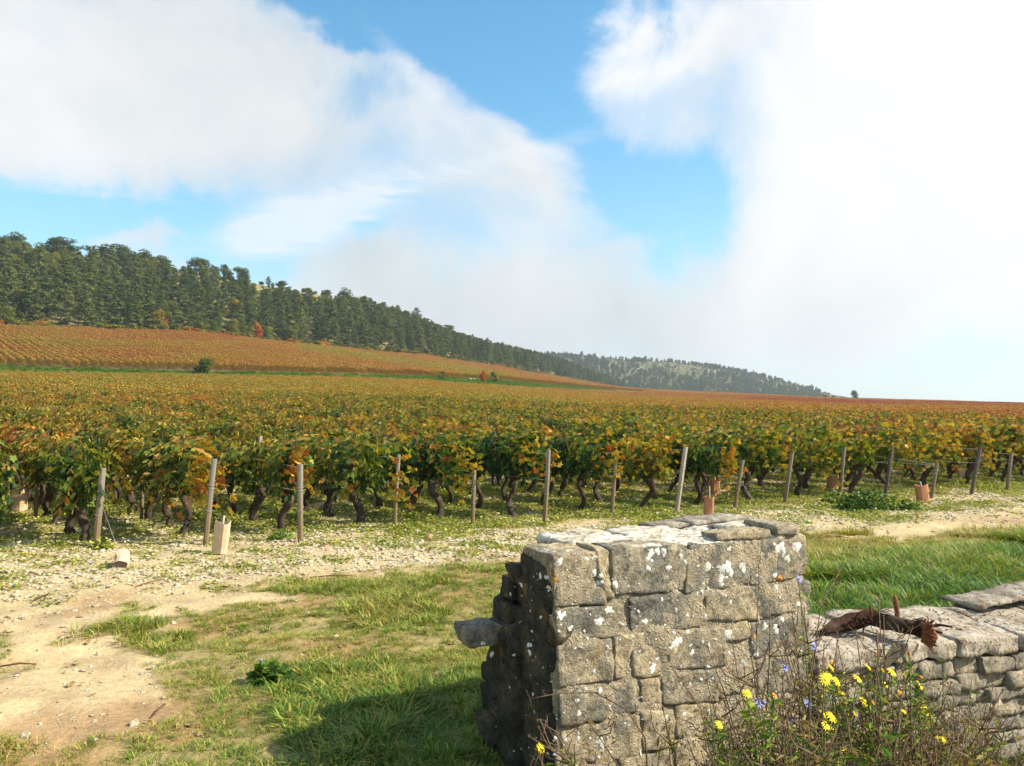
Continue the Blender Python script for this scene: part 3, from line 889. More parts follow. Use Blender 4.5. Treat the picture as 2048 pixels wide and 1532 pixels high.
def row_pos(k, u):
    return E0[0] + k * ROWSP * ED[0] + u * RD[0], E0[1] + k * ROWSP * ED[1] + u * RD[1]
def candidates(kstep, ustep, rmin, rmax, k0, k1, umax, jit, margin=(-300, 2350)):
    k = np.arange(k0, k1, kstep) + (kstep - 1) / 2; u = np.arange(-0.02 + ustep / 2, umax, ustep)
    K, U = np.meshgrid(k, u)
    K = K.ravel(); U = U.ravel() + (RNG.random(K.size) - .5) * jit
    X, Y = row_pos(K, U)
    R = np.hypot(X, Y)
    cx, a = colx(X, Y)
    ok = (R >= rmin) & (R < rmax) & (Y > 2) & (cx > margin[0]) & (cx < margin[1])
    X, Y, K, U = X[ok], Y[ok], K[ok], U[ok]; R = R[ok]
    rA, rB, rT, *_ = bounds(X, Y)
    cx, _ = colx(X, Y)
    ok = (R < rA) | ((R > rB) & (R < rT - 1)) | (cx > 1290)
    ok &= R < rT + 6 * (cx > 1290)
    return X[ok], Y[ok], K[ok], U[ok]
R1, R2 = 46.0, 125.0
# --- near tier: each vine at ~1 m
X, Y, K, U = candidates(1, 0.96, 0, R1, -30, 60, 60, 0.18, (-900, 2900))
Z = hfine(X, Y)
T, _ = parcel_tint(X, Y)
px, py = topx(X, Y, Z + 0.9)
Rr = np.hypot(X, Y)
inview = (px > -40) & (px < 2090)
order = np.argsort(np.where(inview, Rr, 1e6))
N_IND = 298
ind = order[:N_IND]; rest = order[N_IND:]
END_LABELS = {
 0: 'stout grapevine with a forked trunk beside the tall leaning stake nearest the fallen paper bag',
 1: 'grapevine with drooping gold and orange shoots above the upright paper sleeve',
 2: 'grapevine with bright orange leaves hanging at the upright square stake, thin bare canes below',
 3: 'sparse grapevine with a thin crooked trunk beside the pale round-topped stake',
 4: 'yellow-green leaning grapevine with gold hanging leaves right behind the half-hidden stake',
 5: 'row-end grapevine with a golden curtain of leaves reaching low beside a shaded stake',
 6: 'thin row-end grapevine with bare spindly trunk before the corner of the stone pier',
 7: 'row-end grapevine beside the palest leaning stake, behind the pier top',
 8: 'row-end grapevine with orange leaves just past the terracotta sleeve behind the pier',
 9: 'row-end grapevine with a wiry trunk and orange-tipped trailing shoot past the pier',
 10: 'row-end grapevine with trunk showing beside the dark green weed clump',
 11: 'row-end grapevine with dark leaves beside the darkest leaning stake',
 12: 'row-end grapevine with long slanting trunk next to the small terracotta sleeve',
 13: 'row-end grapevine with a steeply leaning trunk right of the terracotta sleeve',
 14: 'row-end grapevine with knotted short trunk near the farthest of the leaning stakes',
}
ORD = ['first', 'second', 'third', 'fourth', 'fifth', 'sixth', 'seventh']
ROW_NAMES = {0: 'the tallest leaning stake', 1: 'the upright paper sleeve', 2: 'the dark-faced square stake', 3: 'the pale round-topped stake', 4: 'the stake with its top lost in leaves',
 5: 'the stake above the pier corner', 6: 'the greyish stake over the pier', 7: 'the palest leaning stake', 8: 'the stake past the terracotta sleeve', 9: 'the wide stake above the pier end',
 10: 'the leaf-dappled stake by the weeds', 11: 'the nearly black stake', 12: 'the stake touching the small terracotta sleeve', 13: 'the dark stake past the slanting trunk', 14: 'the last stake before the frame edge'}
LEAF_MESHES = []
for i, t in enumerate((0.15, 0.3, 0.42, 0.5, 0.6, 0.7, 0.8, 0.92)):
    V, Fc = cards(LEAF_V, LEAF_F, np.zeros((1, 3)), np.array([[0, 0, 1.0]]), np.array([[0, 1.0, 0]]), np.array([0.125]))
    V[:, 2] += 0.012 * np.sin(V[:, 0] * 60 + i)
    LEAF_MESHES.append(mesh_of('leaf', V, Fc, M_VINE, False, {'leafv': ('POINT', 'FLOAT_COLOR', np.tile([t, 0.5 + 0.06 * (i % 5), 0.5], (13, 1)))}))
END_HUE = {0: 0.28, 1: 0.6, 2: 0.72, 3: 0.62, 4: 0.52, 5: 0.56, 6: 0.48, 7: 0.42, 8: 0.62, 9: 0.5, 10: 0.45, 11: 0.3, 12: 0.45, 13: 0.6, 14: 0.4}
# number of single leaves, height, spread in height, offset along the headland, spread sideways
END_HANG = {0: (26, .90, .16, -.32, .16), 1: (110, .72, .26, .14, .12), 2: (70, .80, .14, .10, .10), 3: (36, .62, .26, .32, .12), 4: (90, .86, .24, .04, .14), 5: (60, .95, .16, .05, .16), 6: (70, .90, .20, .12, .16),
 7: (24, 1.0, .14, -.35, .15), 8: (80, .80, .24, .16, .11), 9: (60, .95, .20, .04, .16), 10: (60, .80, .24, .10, .14), 11: (22, 1.0, .14, .30, .15), 12: (60, .85, .22, .10, .14), 13: (40, .95, .18, -.25, .15), 14: (50, .95, .2, .1, .15)}
seen_end = set()
gr = random.Random(5)
for i in ind:
    k = int(round(K[i])); first = (k in END_LABELS) and (k not in seen_end) and U[i] < 1.2
    vi = gr.randrange(NV)
    rz = ROWANG + (math.pi if gr.random() < .5 else 0) + gr.uniform(-.08, .08)
    e = empty('grapevine', (X[i], Y[i], Z[i]), rz)
    s = gr.uniform(0.92, 1.08); e.scale = (1.0, gr.uniform(.9, 1.15), s)
    if first:
        seen_end.add(k)
        tag(e, END_LABELS[k], 'grapevine', 'grapevines at the row ends')
    elif k in ROW_NAMES and 1.2 <= U[i] < 5.2 and inview[i]:
        tag(e, '%s grapevine along the row that starts at %s' % (ORD[int(round((U[i] - .63) / .96))], ROW_NAMES[k]), 'grapevine', 'grapevines in the first metres of the rows')
    else:
        tag(e, 'autumn grapevine deeper in the vineyard, only its leafy top showing over the rows', 'grapevine', 'grapevines deeper in the rows')
    obj('trunk', VT[vi][0], e)
    obj('canes', VC[vi], e)
    fo = obj('foliage', VF[vi], e); fo['kind'] = 'stuff'
    fo['tint'] = float(T[i] + gr.gauss(0, .06) + (.32 if gr.random() < .03 else 0))
    if first:
        hue = END_HUE[k]
        c, s_ = math.cos(-rz), math.sin(-rz)
        # single leaves of the shoots that hang over the stake and beside it, on the road side
        nl, zc, zs_, dx, sx = END_HANG[k]
        sb = np.array(row_pos(k, 0.0))
        for q in range(nl):
            wx = sb[0] + dx + gr.gauss(0, sx); wy = sb[1] - .10 + gr.gauss(0, .07)
            zz = max(.12, zc + gr.gauss(0, zs_))
            lx = (wx - X[i]) * c - (wy - Y[i]) * s_; ly = (wx - X[i]) * s_ + (wy - Y[i]) * c
            lv = min(7, max(0, int(round((hue - .07 + gr.gauss(0, .2)) * 8 - 0.6))))
            o = obj('leaf', LEAF_MESHES[lv], e, (lx, ly / e.scale[1], zz / s),
                    (gr.uniform(1.9, 3.0), gr.uniform(-.6, .6), gr.uniform(-.9, .9) - rz))
            sc_ = gr.uniform(0.5, 0.95); o.scale = (sc_, sc_, sc_)
            o['tint'] = 0.0
# the rest of the field
def vine_scatter(name, X, Y, K, lib, nlib, label, pitchlen, base=0.0, zs=1.0, fine=True):
    Z = hfine(X, Y) if fine else hground(X, Y)
    T, near = parcel_tint(X, Y)
    d = pitchlen / 2
    dz = hground(X + RD[0] * d, Y + RD[1] * d) - hground(X - RD[0] * d, Y - RD[1] * d)
    flip = RNG.random(len(X)) < .5
    rz = np.where(flip, ROWANG + math.pi, ROWANG)
    ry = -np.arctan2(dz, 2 * d) * np.where(flip, -1, 1)
    rot = np.stack([np.zeros(len(X)), ry, rz], 1)
    n = len(X)
    scl = np.stack([np.ones(n), 0.95 + 0.2 * RNG.random(n), zs * (0.92 + 0.16 * RNG.random(n))], 1)
    out = []
    for nm, lb, m in ((name, label, near),) if near.all() else ((name, label, near), ('hillside_vines', label.replace('below', 'above'), ~near)):
        if m.sum() == 0: continue
        out.append(scatter(nm, np.stack([X, Y, Z], 1)[m], rot[m], scl[m], RNG.integers(0, nlib, n)[m], T[m] + base, lib, lb, 'vineyard', M_VINE))
    return out
vine_scatter('vineyard_rows', X[rest], Y[rest], K[rest], LIB_NEAR, NV, 'green and gold vine rows beyond the first vines below the grass bank', 1.0)
X, Y, K, U = candidates(1, 2.0, R1, R2, -90, 130, 170, 0.3)
vine_scatter('vineyard_rows', X, Y, K, LIB_MID, 6, 'olive and golden carpet of vine rows below the grass bank', 2.0, fine=False)
X, Y, K, U = candidates(2, 5.0, R2, 780, -160, 900, 780, 0.6, (-140, 2200))
vine_scatter('vineyard_slope', X, Y, K, LIB_FAR, 5, 'orange-brown carpet of distant vines below the wooded hill', 5.0, fine=False)
print('far vines', len(X))
# ------------------------------------------------------------------ trees
def pine_meshes(seed, H=12.0, Rm=2.6, n=1500):
    g = np.random.default_rng(seed); r = random.Random(seed)
    v, f = tube([(0.15 * math.sin(i * 1.3 + seed) * i / 6, 0.12 * math.cos(i * 1.1) * i / 6, H * i / 6 - .3) for i in range(7)], [0.20 - 0.026 * i for i in range(7)], 6, 0.15, seed)
    mb = MB(); mb.add(v, f)
    P = []; N_ = []; T_ = []; S_ = []; Q = []
    nl = 13
    for l in range(nl):
        h = 0.16 + 0.83 * l / (nl - 1)
        R = Rm * (1 - h) ** 0.62 * (0.45 + 0.75 * min(1, h * 2.6)) * r.uniform(.78, 1.15) + 0.25
        nb = r.randint(5, 7)
        for b in range(nb):
            a = r.uniform(0, 6.28); rr = R * r.uniform(.55, 1.12); drop = r.uniform(-.05, .30)
            d = Vector((math.cos(a), math.sin(a), 0))
            base = Vector((0, 0, h * H))
            tip = base + d * rr + Vector((0, 0, rr * drop + r.uniform(-.3, .3)))
            if l % 2 == 0 and b < 3:
                vv, ff = tube([base, base.lerp(tip, .6)], [.05, .02], 3); mb.add(vv, ff)
            m = int(n / nl / nb * (0.6 + rr / Rm))
            for q in range(m):
                t = r.random() ** .6
                p = base.lerp(tip, t) + Vector((r.gauss(0, .22), r.gauss(0, .22), r.gauss(0.05, .14)))
                P.append(p); N_.append((r.gauss(0, .5) + d.x * .5, r.gauss(0, .5) + d.y * .5, 0.8)); T_.append((d.x + r.gauss(0, .5), d.y + r.gauss(0, .5), .25)); S_.append(r.uniform(.30, .58))
                Q.append((min(1, max(0, .35 + .35 * (t - .5) + r.gauss(0, .16))), r.random(), 0))
    V, Fc = cards(QUAD_V, QUAD_F, np.array([tuple(p) for p in P]), np.array(N_), np.array(T_), np.array(S_))
    cr = mesh_of('crown', V, Fc, M_PINE, False, {'leafv': ('POINT', 'FLOAT_COLOR', np.repeat(np.array(Q), 4, 0))})
    return mb.mesh('trunk', M_TRUNK, True), cr
def broad_meshes(seed, H=10.0, Rm=4.0, n=2400, zlow=0.14, tb=0.3, lobes=18, size=(.28, .58)):
    g = np.random.default_rng(seed); r = random.Random(seed)
    mb = MB()
    v, f = tube([(0.2 * math.sin(i + seed), 0.15 * math.cos(i), H * .6 * i / 5 - .3) for i in range(6)], [0.28 - 0.035 * i for i in range(6)], 7, .15, seed); mb.add(v, f)
    P = []; N_ = []; S_ = []; Q = []
    for l in range(lobes):
        a = r.uniform(0, 6.28); q = r.random() ** .6; hz = r.uniform(zlow, .86)
        wid = math.sin(math.pi * min(1, max(0.12, (hz - zlow * .5) / (1.05 - zlow * .5)))) ** .7
        c = Vector((math.cos(a) * Rm * .62 * q * wid, math.sin(a) * Rm * .62 * q * wid, hz * H))
        lr = Vector((r.uniform(.30, .48) * Rm, r.uniform(.30, .48) * Rm, r.uniform(.10, .17) * H))
        vv, ff = tube([(0, 0, H * .35), c * .6 + Vector((0, 0, H * .12)), c], [.10, .07, .03], 4); mb.add(vv, ff)
        tl = r.gauss(0, .07)
        for k in range(n // lobes):
            d = Vector((r.gauss(0, 1), r.gauss(0, 1), r.gauss(0.15, 1))).normalized()
            rr = r.uniform(.72, 1.12)
            P.append(c + Vector((d.x * lr.x, d.y * lr.y, d.z * lr.z)) * rr)
            N_.append((d.x + r.gauss(0, .5), d.y + r.gauss(0, .5), d.z + .3 + r.gauss(0, .4))); S_.append(r.uniform(*size) * Rm / 4.0)
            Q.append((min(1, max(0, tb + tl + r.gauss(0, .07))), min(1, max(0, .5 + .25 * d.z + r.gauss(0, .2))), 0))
    T_ = g.standard_normal((len(P), 3))
    V, Fc = cards(QUAD_V, QUAD_F, np.array([tuple(p) for p in P]), np.array(N_), T_, np.array(S_))
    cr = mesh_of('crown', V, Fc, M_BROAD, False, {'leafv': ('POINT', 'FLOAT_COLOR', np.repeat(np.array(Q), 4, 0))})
    return mb.mesh('trunk', M_TRUNK, True), cr
PINES = [pine_meshes(500 + i, 12.0, (2.7, 3.2, 2.9, 3.6, 2.5)[i]) for i in range(5)]
OAKS = [broad_meshes(520 + i, 10.0, (3.9, 4.3, 3.5, 4.6)[i]) for i in range(4)]
BUSHES = [broad_meshes(540 + i, 3.0, 2.0, 520, 0.12, 0.35, 8, (.5, .95)) for i in range(3)]
def merge2(a, b, name):
    mb = MB(); 
    for k, me in enumerate((a, b)):
        co = np.zeros(len(me.vertices) * 3); me.vertices.foreach_get('co', co)
        mb.add(co.reshape(-1, 3), [list(p.vertices) for p in me.polygons], k)
    lv = np.zeros(len(b.vertices) * 4, np.float32); b.attributes['leafv'].data.foreach_get('color', lv)
    nv = sum(len(v) for v in mb.v); arr = np.zeros((nv, 4), np.float32); arr[nv - len(lv) // 4:] = lv.reshape(-1, 4)
    return mb.mesh(name, [a.materials[0], b.materials[0]], False, {'leafv': ('POINT', 'FLOAT_COLOR', arr)})
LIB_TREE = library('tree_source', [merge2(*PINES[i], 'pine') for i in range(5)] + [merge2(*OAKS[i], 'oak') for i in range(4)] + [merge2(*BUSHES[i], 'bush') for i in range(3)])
def tree(name, pair, x, y, H, Href, wid, label, cat, group=None, tint=0.0):
    e = empty(name, (x, y, hg(x, y) - 0.2), random.uniform(0, 6.28))
    tag(e, label, cat, group)
    s = H / Href
    e.scale = (s * wid, s * wid, s)
    obj('trunk', pair[0], e)
    c = obj('crown', pair[1], e); c['tint'] = float(tint)
    return e
SKX = [-900, -300, 0, 40, 62, 140, 160, 200, 330, 350, 372, 430, 440, 455, 470, 498, 503, 560, 640, 690, 730, 800, 850, 900, 960, 1040, 1100, 1180, 1240, 1300, 1700, 3000]
SKY_ = [430, 455, 462, 466, 482, 478, 500, 486, 506, 528, 516, 520, 545, 528, 545, 540, 566, 566, 583, 578, 588, 612, 632, 655, 672, 690, 705, 722, 740, 760, 800, 820]
def bpx(px): return [float(np.interp(px, TX, TR[k])) for k in range(6)]
def skyline(px): return np.interp(px, SKX, SKY_)
def at_bearing(px, R):
    a = math.atan((px - 1024) / F); return R * math.sin(a), R * math.cos(a)
def ridge_tree(px, ytop, wpx, kind, fr, label, group=None, tint=0.0, lift=0.0):
    """a tree whose top stands at (px, ytop), fr of the way from tree line to ridge"""
    x, y = at_bearing(px, 100)
    rA, rB, rT, rR, *_ = [float(v[0]) for v in bounds(np.array([x]), np.array([y]))]
    R = rT + (rR - rT) * fr
    x, y = at_bearing(px, R)
    g = hg(x, y) - .2
    d = pxdir(px, ytop); t = y / d.y; H = max(2.0, CAM_H + d.z * t - g)
    w = wpx / F * y
    if kind == 'oak': p = random.choice(OAKS); return tree('oak_tree', p, x, y, H, 10.8, max(.35, min(2.2, w / (8.6 * H / 10.8))), label, 'tree', group, tint)
    if kind == 'pine': p = random.choice(PINES); return tree('pine_tree', p, x, y, H, 12.3, max(.5, min(1.8, w / (5.6 * H / 12.3))), label, 'tree', group, tint)
    p = random.choice(BUSHES); return tree('shrub', p, x, y, H, 3.3, max(.35, min(2.5, w / (4.3 * H / 3.3))), label, 'shrub', group, tint)
random.seed(21)
GS = 'oaks along the ridge'
for a in (
    (15, 460, 62, 'oak', 1.0, 'dark round oak at the far end of the ridge, cut off by the frame edge'),
    (108, 470, 92, 'oak', 1.0, 'broad dome-shaped oak on the ridge with browning leaves on one side', GS, .06),
    (185, 487, 62, 'oak', 1.0, 'dark oak on the ridge just past the dome-shaped oak, thin twigs on its edge', GS),
    (225, 482, 66, 'oak', .98, 'tallest crown of the long unbroken stretch of ridge oaks', GS),
    (272, 494, 60, 'oak', .97, 'dark oak in the middle of the unbroken stretch of ridge oaks', GS),
    (318, 506, 58, 'oak', .96, 'last oak of the unbroken stretch, where the ridge line drops', GS),
    (398, 512, 74, 'oak', .98, 'large oak standing apart on the ridge, greyish twigs at its edge', GS),
    (447, 526, 26, 'oak', 1.0, 'small narrow oak between the large lone oak and the round one', GS),
    (480, 530, 40, 'oak', 1.0, 'round compact oak with sky on both sides, last big one on the ridge', GS),
    (534, 553, 22, 'pine', 1.0, 'small pine on the bare stretch of ridge after the round oak'),
    (560, 560, 34, 'oak', 1.0, 'low flat-topped tree on the bare stretch of ridge', GS),
    (612, 574, 44, 'oak', .97, 'pale olive tree at the sandy bare patch on the ridge', GS, .18),
    (650, 578, 28, 'oak', 1.0, 'small round tree just before the tallest mid-ridge tree', GS),
    (690, 573, 42, 'oak', .97, 'tall rounded tree crowning the middle of the ridge', GS),
    (725, 590, 40, 'oak', .97, 'rounded tree stepping down after the mid-ridge crown', GS),
    (768, 604, 34, 'pine', .97, 'dark pine on the descending ridge after the rounded trees'),
    (795, 610, 30, 'pine', .97, 'dark pine jutting from the descending ridge line'),
    (832, 615, 30, 'pine', .97, 'pointed dark pine rising over its neighbours on the falling ridge'),
    (862, 640, 30, 'pine', .95, 'dark pine low on the falling ridge behind the rounded oak'),
    (897, 648, 36, 'oak', .97, 'dark rounded oak on the lower ridge', GS),
    (945, 668, 26, 'pine', .95, 'dark pine on the lower ridge, first of a jagged group'),
    (975, 675, 24, 'pine', .95, 'dark pine on the lower ridge in the middle of a jagged group'),
    (1005, 684, 22, 'pine', .9, 'dark pine near the lower end of the wood'),
    ):
    ridge_tree(*a)
for a in (
    (8, 605, 46, 'oak', -.02, 'yellow-green bushy tree at the edge of the wood, cut off by the frame', None, .16),
    (66, 636, 12, 'bush', -.02, 'small red shrub at the wood edge beside the bushy yellow-green tree', None, .72),
    (84, 642, 12, 'bush', -.02, 'low red-brown shrub beside the small red one at the wood edge', None, .66),
    (40, 640, 40, 'bush', -.01, 'olive thicket at the foot of the wood near the small red shrubs', None, .12),
    (320, 616, 46, 'oak', -.01, 'round orange-gold tree at the foot of the pine wood', None, .42),
    (275, 630, 34, 'oak', .02, 'olive green tree beside the orange-gold tree at the wood foot', None, .10),
    (400, 628, 40, 'oak', -.01, 'yellowish tree past the white rocks at the wood foot', None, .24),
    (430, 640, 24, 'oak', -.01, 'small olive tree right beside the yellowish one', None, .16),
    (465, 632, 34, 'oak', -.01, 'green tree with an orange top between yellow tree and red tree', None, .30),
    (497, 650, 26, 'bush', -.02, 'dark green bush with gold tips before the red tree', None, .26),
    (514, 641, 22, 'oak', -.01, 'small bright red-orange tree at the foot of the wood', None, .66),
    (535, 652, 28, 'bush', -.01, 'green shrub directly past the red-orange tree', None, .06),
    (585, 641, 34, 'oak', -.02, 'yellow-green round tree alone at the wood edge', None, .20),
    ):
    ridge_tree(*a)
# bushes on the grass bank and by the fields
def field_shrub(px, py, wpx, hpx, label, tint, name='shrub'):
    b = bpx(px); x, y = at_bearing(px, b[0] + .7 * (b[1] - b[0])); g = (x, y)
    d = pxdir(px, py - hpx); h = max(1.2, CAM_H + d.z * y / d.y - hg(x, y)); w = wpx / F * y
    return tree(name, random.choice(BUSHES), g[0], g[1], h, 3.0, w / (4.2 * h / 3.0), label, 'shrub', None, tint)
field_shrub(406, 741, 48, 34, 'round green bush alone on the grass bank between the vine parcels', -.02)
field_shrub(883, 756, 26, 16, 'small olive bush at the start of the wide end of the grass bank', .10)
field_shrub(966, 757, 18, 19, 'round dark red bush on the grass bank', .62)
field_shrub(992, 757, 26, 19, 'brownish bush beside the dark red one on the grass bank', .22)
e = at_bearing(1710, 480)
tree('oak_tree', OAKS[0], e[0], e[1], 6.8, 10.8, 1.0, 'lone dark tree on the open skyline past the end of the far hill', 'tree')
for px_, R_, h_ in ((1652, 505, 4.2), (1668, 500, 3.6), (1683, 495, 3.0)):
    e = at_bearing(px_, R_); tree('shrub', BUSHES[1], e[0], e[1], h_, 3.3, 0.9, 'low dark shrub in the short line between the far hill and the lone tree', 'shrub', 'shrubs before the lone skyline tree')

# the wood itself
def wood_points(n, seed, x0, x1, f0, f1, dmin):
    r = random.Random(seed); pts = []; cell = {}
    for _ in range(n):
        px = r.uniform(x0, x1); f = f0 + (f1 - f0) * r.random()
        rA, rB, rT, rR, *_ = bpx(px)
        R = rT + (rR - rT) * f
        x, y = at_bearing(px, R)
        key = (int(x // dmin), int(y // dmin)); ok = True
        for i in (-1, 0, 1):
            for j in (-1, 0, 1):
                for (a, b) in cell.get((key[0] + i, key[1] + j), ()):
                    if (a - x) ** 2 + (b - y) ** 2 < dmin * dmin: ok = False; break
        if ok:
            cell.setdefault(key, []).append((x, y)); pts.append((px, f, x, y, R))
    return pts
wp = wood_points(11000, 3, -260, 1250, 0.0, 1.02, 4.2)
trees = []
for px_, f_, x, y, R in wp:
    n_ = float(fbm(np.array([x / 25]), np.array([y / 25]), 71, 3)[0])
    if f_ > .6 and n_ > .60 and random.random() < .75: continue      # clearings near the ridge
    broad = (f_ > .72 and random.random() < .75) or random.random() < .20 or (px_ < 150 and f_ > .3 and random.random() < .35)
    low = f_ > .5 and 0.52 < n_ < .60
    g = hg(x, y) - .2
    d = pxdir(px_, float(skyline(px_)) + (11 if px_ < 720 else 4)); Hmax = CAM_H + d.z * (y / d.y) - g
    H = (random.uniform(5, 8.5) if broad else random.uniform(7.5, 11.5)) * (1.0 if px_ > 200 else 1.12)
    if f_ < .03: H *= .8
    if low: H *= .45
    if f_ > .84 and px_ < 760: H *= .85
    H = min(H, Hmax)
    if H < 2.0: continue
    trees.append((R, px_, f_, x, y, g, H, broad))
trees.sort(key=lambda t: t[0] * (1 if -20 < t[1] < 2070 else 50) * (1.0 + .6 * t[2]))
npine = noak = 0; lst = []
for (R, px_, f_, x, y, g, H, broad) in trees:
    tint = random.gauss(.02, .13) + (0.20 if random.random() < .07 else 0) + (.10 if broad and px_ < 150 else 0) - (.06 if px_ > 850 else 0) + (.12 if (not broad and px_ < 230) else 0)
    vis = -10 < px_ < 1260 and f_ < .75
    if vis and not broad and npine < 190:
        npine += 1
        tree('pine_tree', PINES[npine % 5], x, y, H, 12.3, random.uniform(1.0, 1.35), 'dark green pine standing in the close pine wood on the hillside', 'tree', 'pines of the hillside wood', tint)
    elif vis and broad and noak < 60:
        noak += 1
        tree('broadleaf_tree', OAKS[noak % 4], x, y, H, 10.8, random.uniform(.8, 1.1), 'round leafy tree standing among the pines of the hillside wood', 'tree', 'leafy trees among the pines', tint)
    else: lst.append((x, y, g, H, broad, tint))
# scrub along the wood's foot and on the bare patches
for px_, f_, x, y, R in wood_points(2600, 9, -200, 1230, -0.05, 0.05, 2.2):
    lst.append((x, y, hg(x, y) - .2, -random.uniform(1.2, 3.4), 2, random.uniform(0.0, .34) if random.random() < .85 else random.uniform(.4, .6)))
for px_, f_, x, y, R in wood_points(3200, 10, -200, 1150, 0.55, 1.03, 3.0):
    lst.append((x, y, hg(x, y) - .2, -random.uniform(1.2, 3.0), 2, random.uniform(-.05, .16)))
# far hill
far = []
r_ = random.Random(33)
def far_pt(px, fr):
    b = bpx(px)
    R = b[4] + (b[5] - b[4]) * fr
    return at_bearing(px, R)
for q in range(2600):
    px_ = r_.uniform(1000, 1640); fr = r_.random() * 1.04
    x, y = far_pt(px_, fr)
    n_ = float(fbm(np.array([x / 60]), np.array([y / 60]), 81, 3)[0])
    thick = n_ + (.16 if fr < .42 else 0) + (.2 if px_ < 1200 else 0) - (.12 if fr > .6 else 0) + (.15 if px_ > 1540 and fr > .3 else 0)
    if thick < .50 and r_.random() > .08: continue
    H = r_.uniform(5, 10) * (.75 if fr > .85 else 1)
    far.append((fr, px_, x, y, H, r_.random() < (.5 if px_ < 1200 else .35)))
for px_, h_ in ((1130, 9), (1163, 12), (1190, 9), (1205, 7), (1222, 8), (1232, 7), (1245, 8), (1252, 7), (1262, 5), (1285, 6), (1291, 7), (1298, 6), (1314, 7), (1330, 6), (1338, 8), (1343, 7), (1360, 6), (1366, 7), (1378, 6), (1393, 7), (1413, 8), (1419, 7), (1425, 8), (1432, 8), (1440, 7), (1448, 7), (1466, 9), (1480, 6), (1519, 5), (1540, 7)):
    x, y = far_pt(px_, .99)
    tree('oak_tree', OAKS[px_ % 4], x, y, h_, 10.8, 1.15 if px_ > 1280 else .8, 'small dark tree standing out against the sky on the far hill crest', 'tree', 'trees on the far hill crest', -.03)
far.sort(key=lambda t: t[0])
nf = 0
for fr, px_, x, y, H, pine in far:
    if nf < 90 and r_.random() < .25:
        nf += 1
        if pine: tree('pine_tree', PINES[nf % 5], x, y, H, 12.3, 1.2, 'small hazy pine on the slope of the far hill', 'tree', 'trees on the far hill slope', -.12)
        else: tree('broadleaf_tree', OAKS[nf % 4], x, y, H * .9, 10.8, 1.0, 'small hazy leafy tree on the slope of the far hill', 'tree', 'trees on the far hill slope', r_.gauss(-.05, .07))
    else: lst.append((x, y, hg(x, y) - .3, H, not pine, r_.gauss(-.10, .06)))
for q in range(1700):
    px_ = r_.uniform(1180, 1660); x, y = far_pt(px_, r_.random())
    lst.append((x, y, hg(x, y) - .3, -r_.uniform(1.2, 3.4), 2, r_.uniform(-.12, .10)))
P = []; RO = []; S_ = []; I_ = []; T_ = []
for x, y, g, H, kind, tint in lst:
    P.append((x, y, g)); RO.append((0, 0, random.uniform(0, 6.28)))
    if kind == 2: s = -H / 3.3; I_.append(9 + random.randrange(3)); w = s * random.uniform(.9, 1.7)
    elif kind: s = H / 10.8; I_.append(5 + random.randrange(4)); w = s * random.uniform(.85, 1.15)
    else: s = H / 12.3; I_.append(random.randrange(5)); w = s * random.uniform(.85, 1.2)
    S_.append((w, w, s)); T_.append(tint)
print('stuff trees', len(P))
scatter('woods', P, RO, S_, I_, T_, LIB_TREE, 'dense mass of pines, oaks and scrub filling the hillsides behind the single trees', 'woods', M_PINE)

# pale stone heaps along the top of the parcels
def box_grid(nx, ny, nz):
    idx = {}; V = []; Fc = []
    def vi(i, j, k):
        if (i, j, k) not in idx: idx[(i, j, k)] = len(V); V.append((i / nx, j / ny, k / nz))
        return idx[(i, j, k)]
    for i in range(nx):
        for k in range(nz):
            Fc.append([vi(i, 0, k), vi(i + 1, 0, k), vi(i + 1, 0, k + 1), vi(i, 0, k + 1)])
            Fc.append([vi(i, ny, k), vi(i, ny, k + 1), vi(i + 1, ny, k + 1), vi(i + 1, ny, k)])
    for j in range(ny):
        for k in range(nz):
            Fc.append([vi(0, j, k), vi(0, j, k + 1), vi(0, j + 1, k + 1), vi(0, j + 1, k)])
            Fc.append([vi(nx, j, k), vi(nx, j + 1, k), vi(nx, j + 1, k + 1), vi(nx, j, k + 1)])
    for i in range(nx):
        for j in range(ny):
            Fc.append([vi(i, j, 0), vi(i, j + 1, 0), vi(i + 1, j + 1, 0), vi(i + 1, j, 0)])
            Fc.append([vi(i, j, nz), vi(i + 1, j, nz), vi(i + 1, j + 1, nz), vi(i, j + 1, nz)])
    return np.array(V), Fc
def rounded(nx, ny, nz, size, rad, amp=0.0, seed=0, freq=1.0):
    """box of given size about the origin, rounded and roughened"""
    V, Fc = box_grid(nx, ny, nz)
    half = np.array(size) / 2
    P_ = (V * 2 - 1) * half
    r = min(rad, half.min() * .95)
    Q = np.clip(P_, -(half - r), half - r)
    D = P_ - Q; L = np.linalg.norm(D, axis=1, keepdims=True) + 1e-9
    N_ = D / L
    P_ = Q + N_ * r
    out = []
    for p, n in zip(P_, N_):
        v = Vector(p) * freq
        d = mnoise.fractal(v * 6 + Vector((seed * 3.3, seed * 1.7, 0)), 1.0, 2.1, 4) * amp + mnoise.noise(v * 2.6 + Vector((seed, 0, seed * 2.2))) * amp * 1.3
        out.append(tuple(p + n * d))
    return np.array(out), Fc
def facet_rock(seed, n=3):
    v, f = rounded(n, n, n, (1, 1, .7), .45, .22, seed, .45)
    return v, f
ROCKS = []
for i in range(6):
    v, f = facet_rock(600 + i)
    ROCKS.append(mesh_of('pebble', v, f, M_PEBBLE, False))
LIB_PEB = library('pebble_source', ROCKS)
ROCKS_W = [mesh_of('outcrop', *facet_rock(640 + i), M_ROCK, False) for i in range(4)]
LIB_OUT = library('outcrop_source', ROCKS_W)
P = []; S_ = []
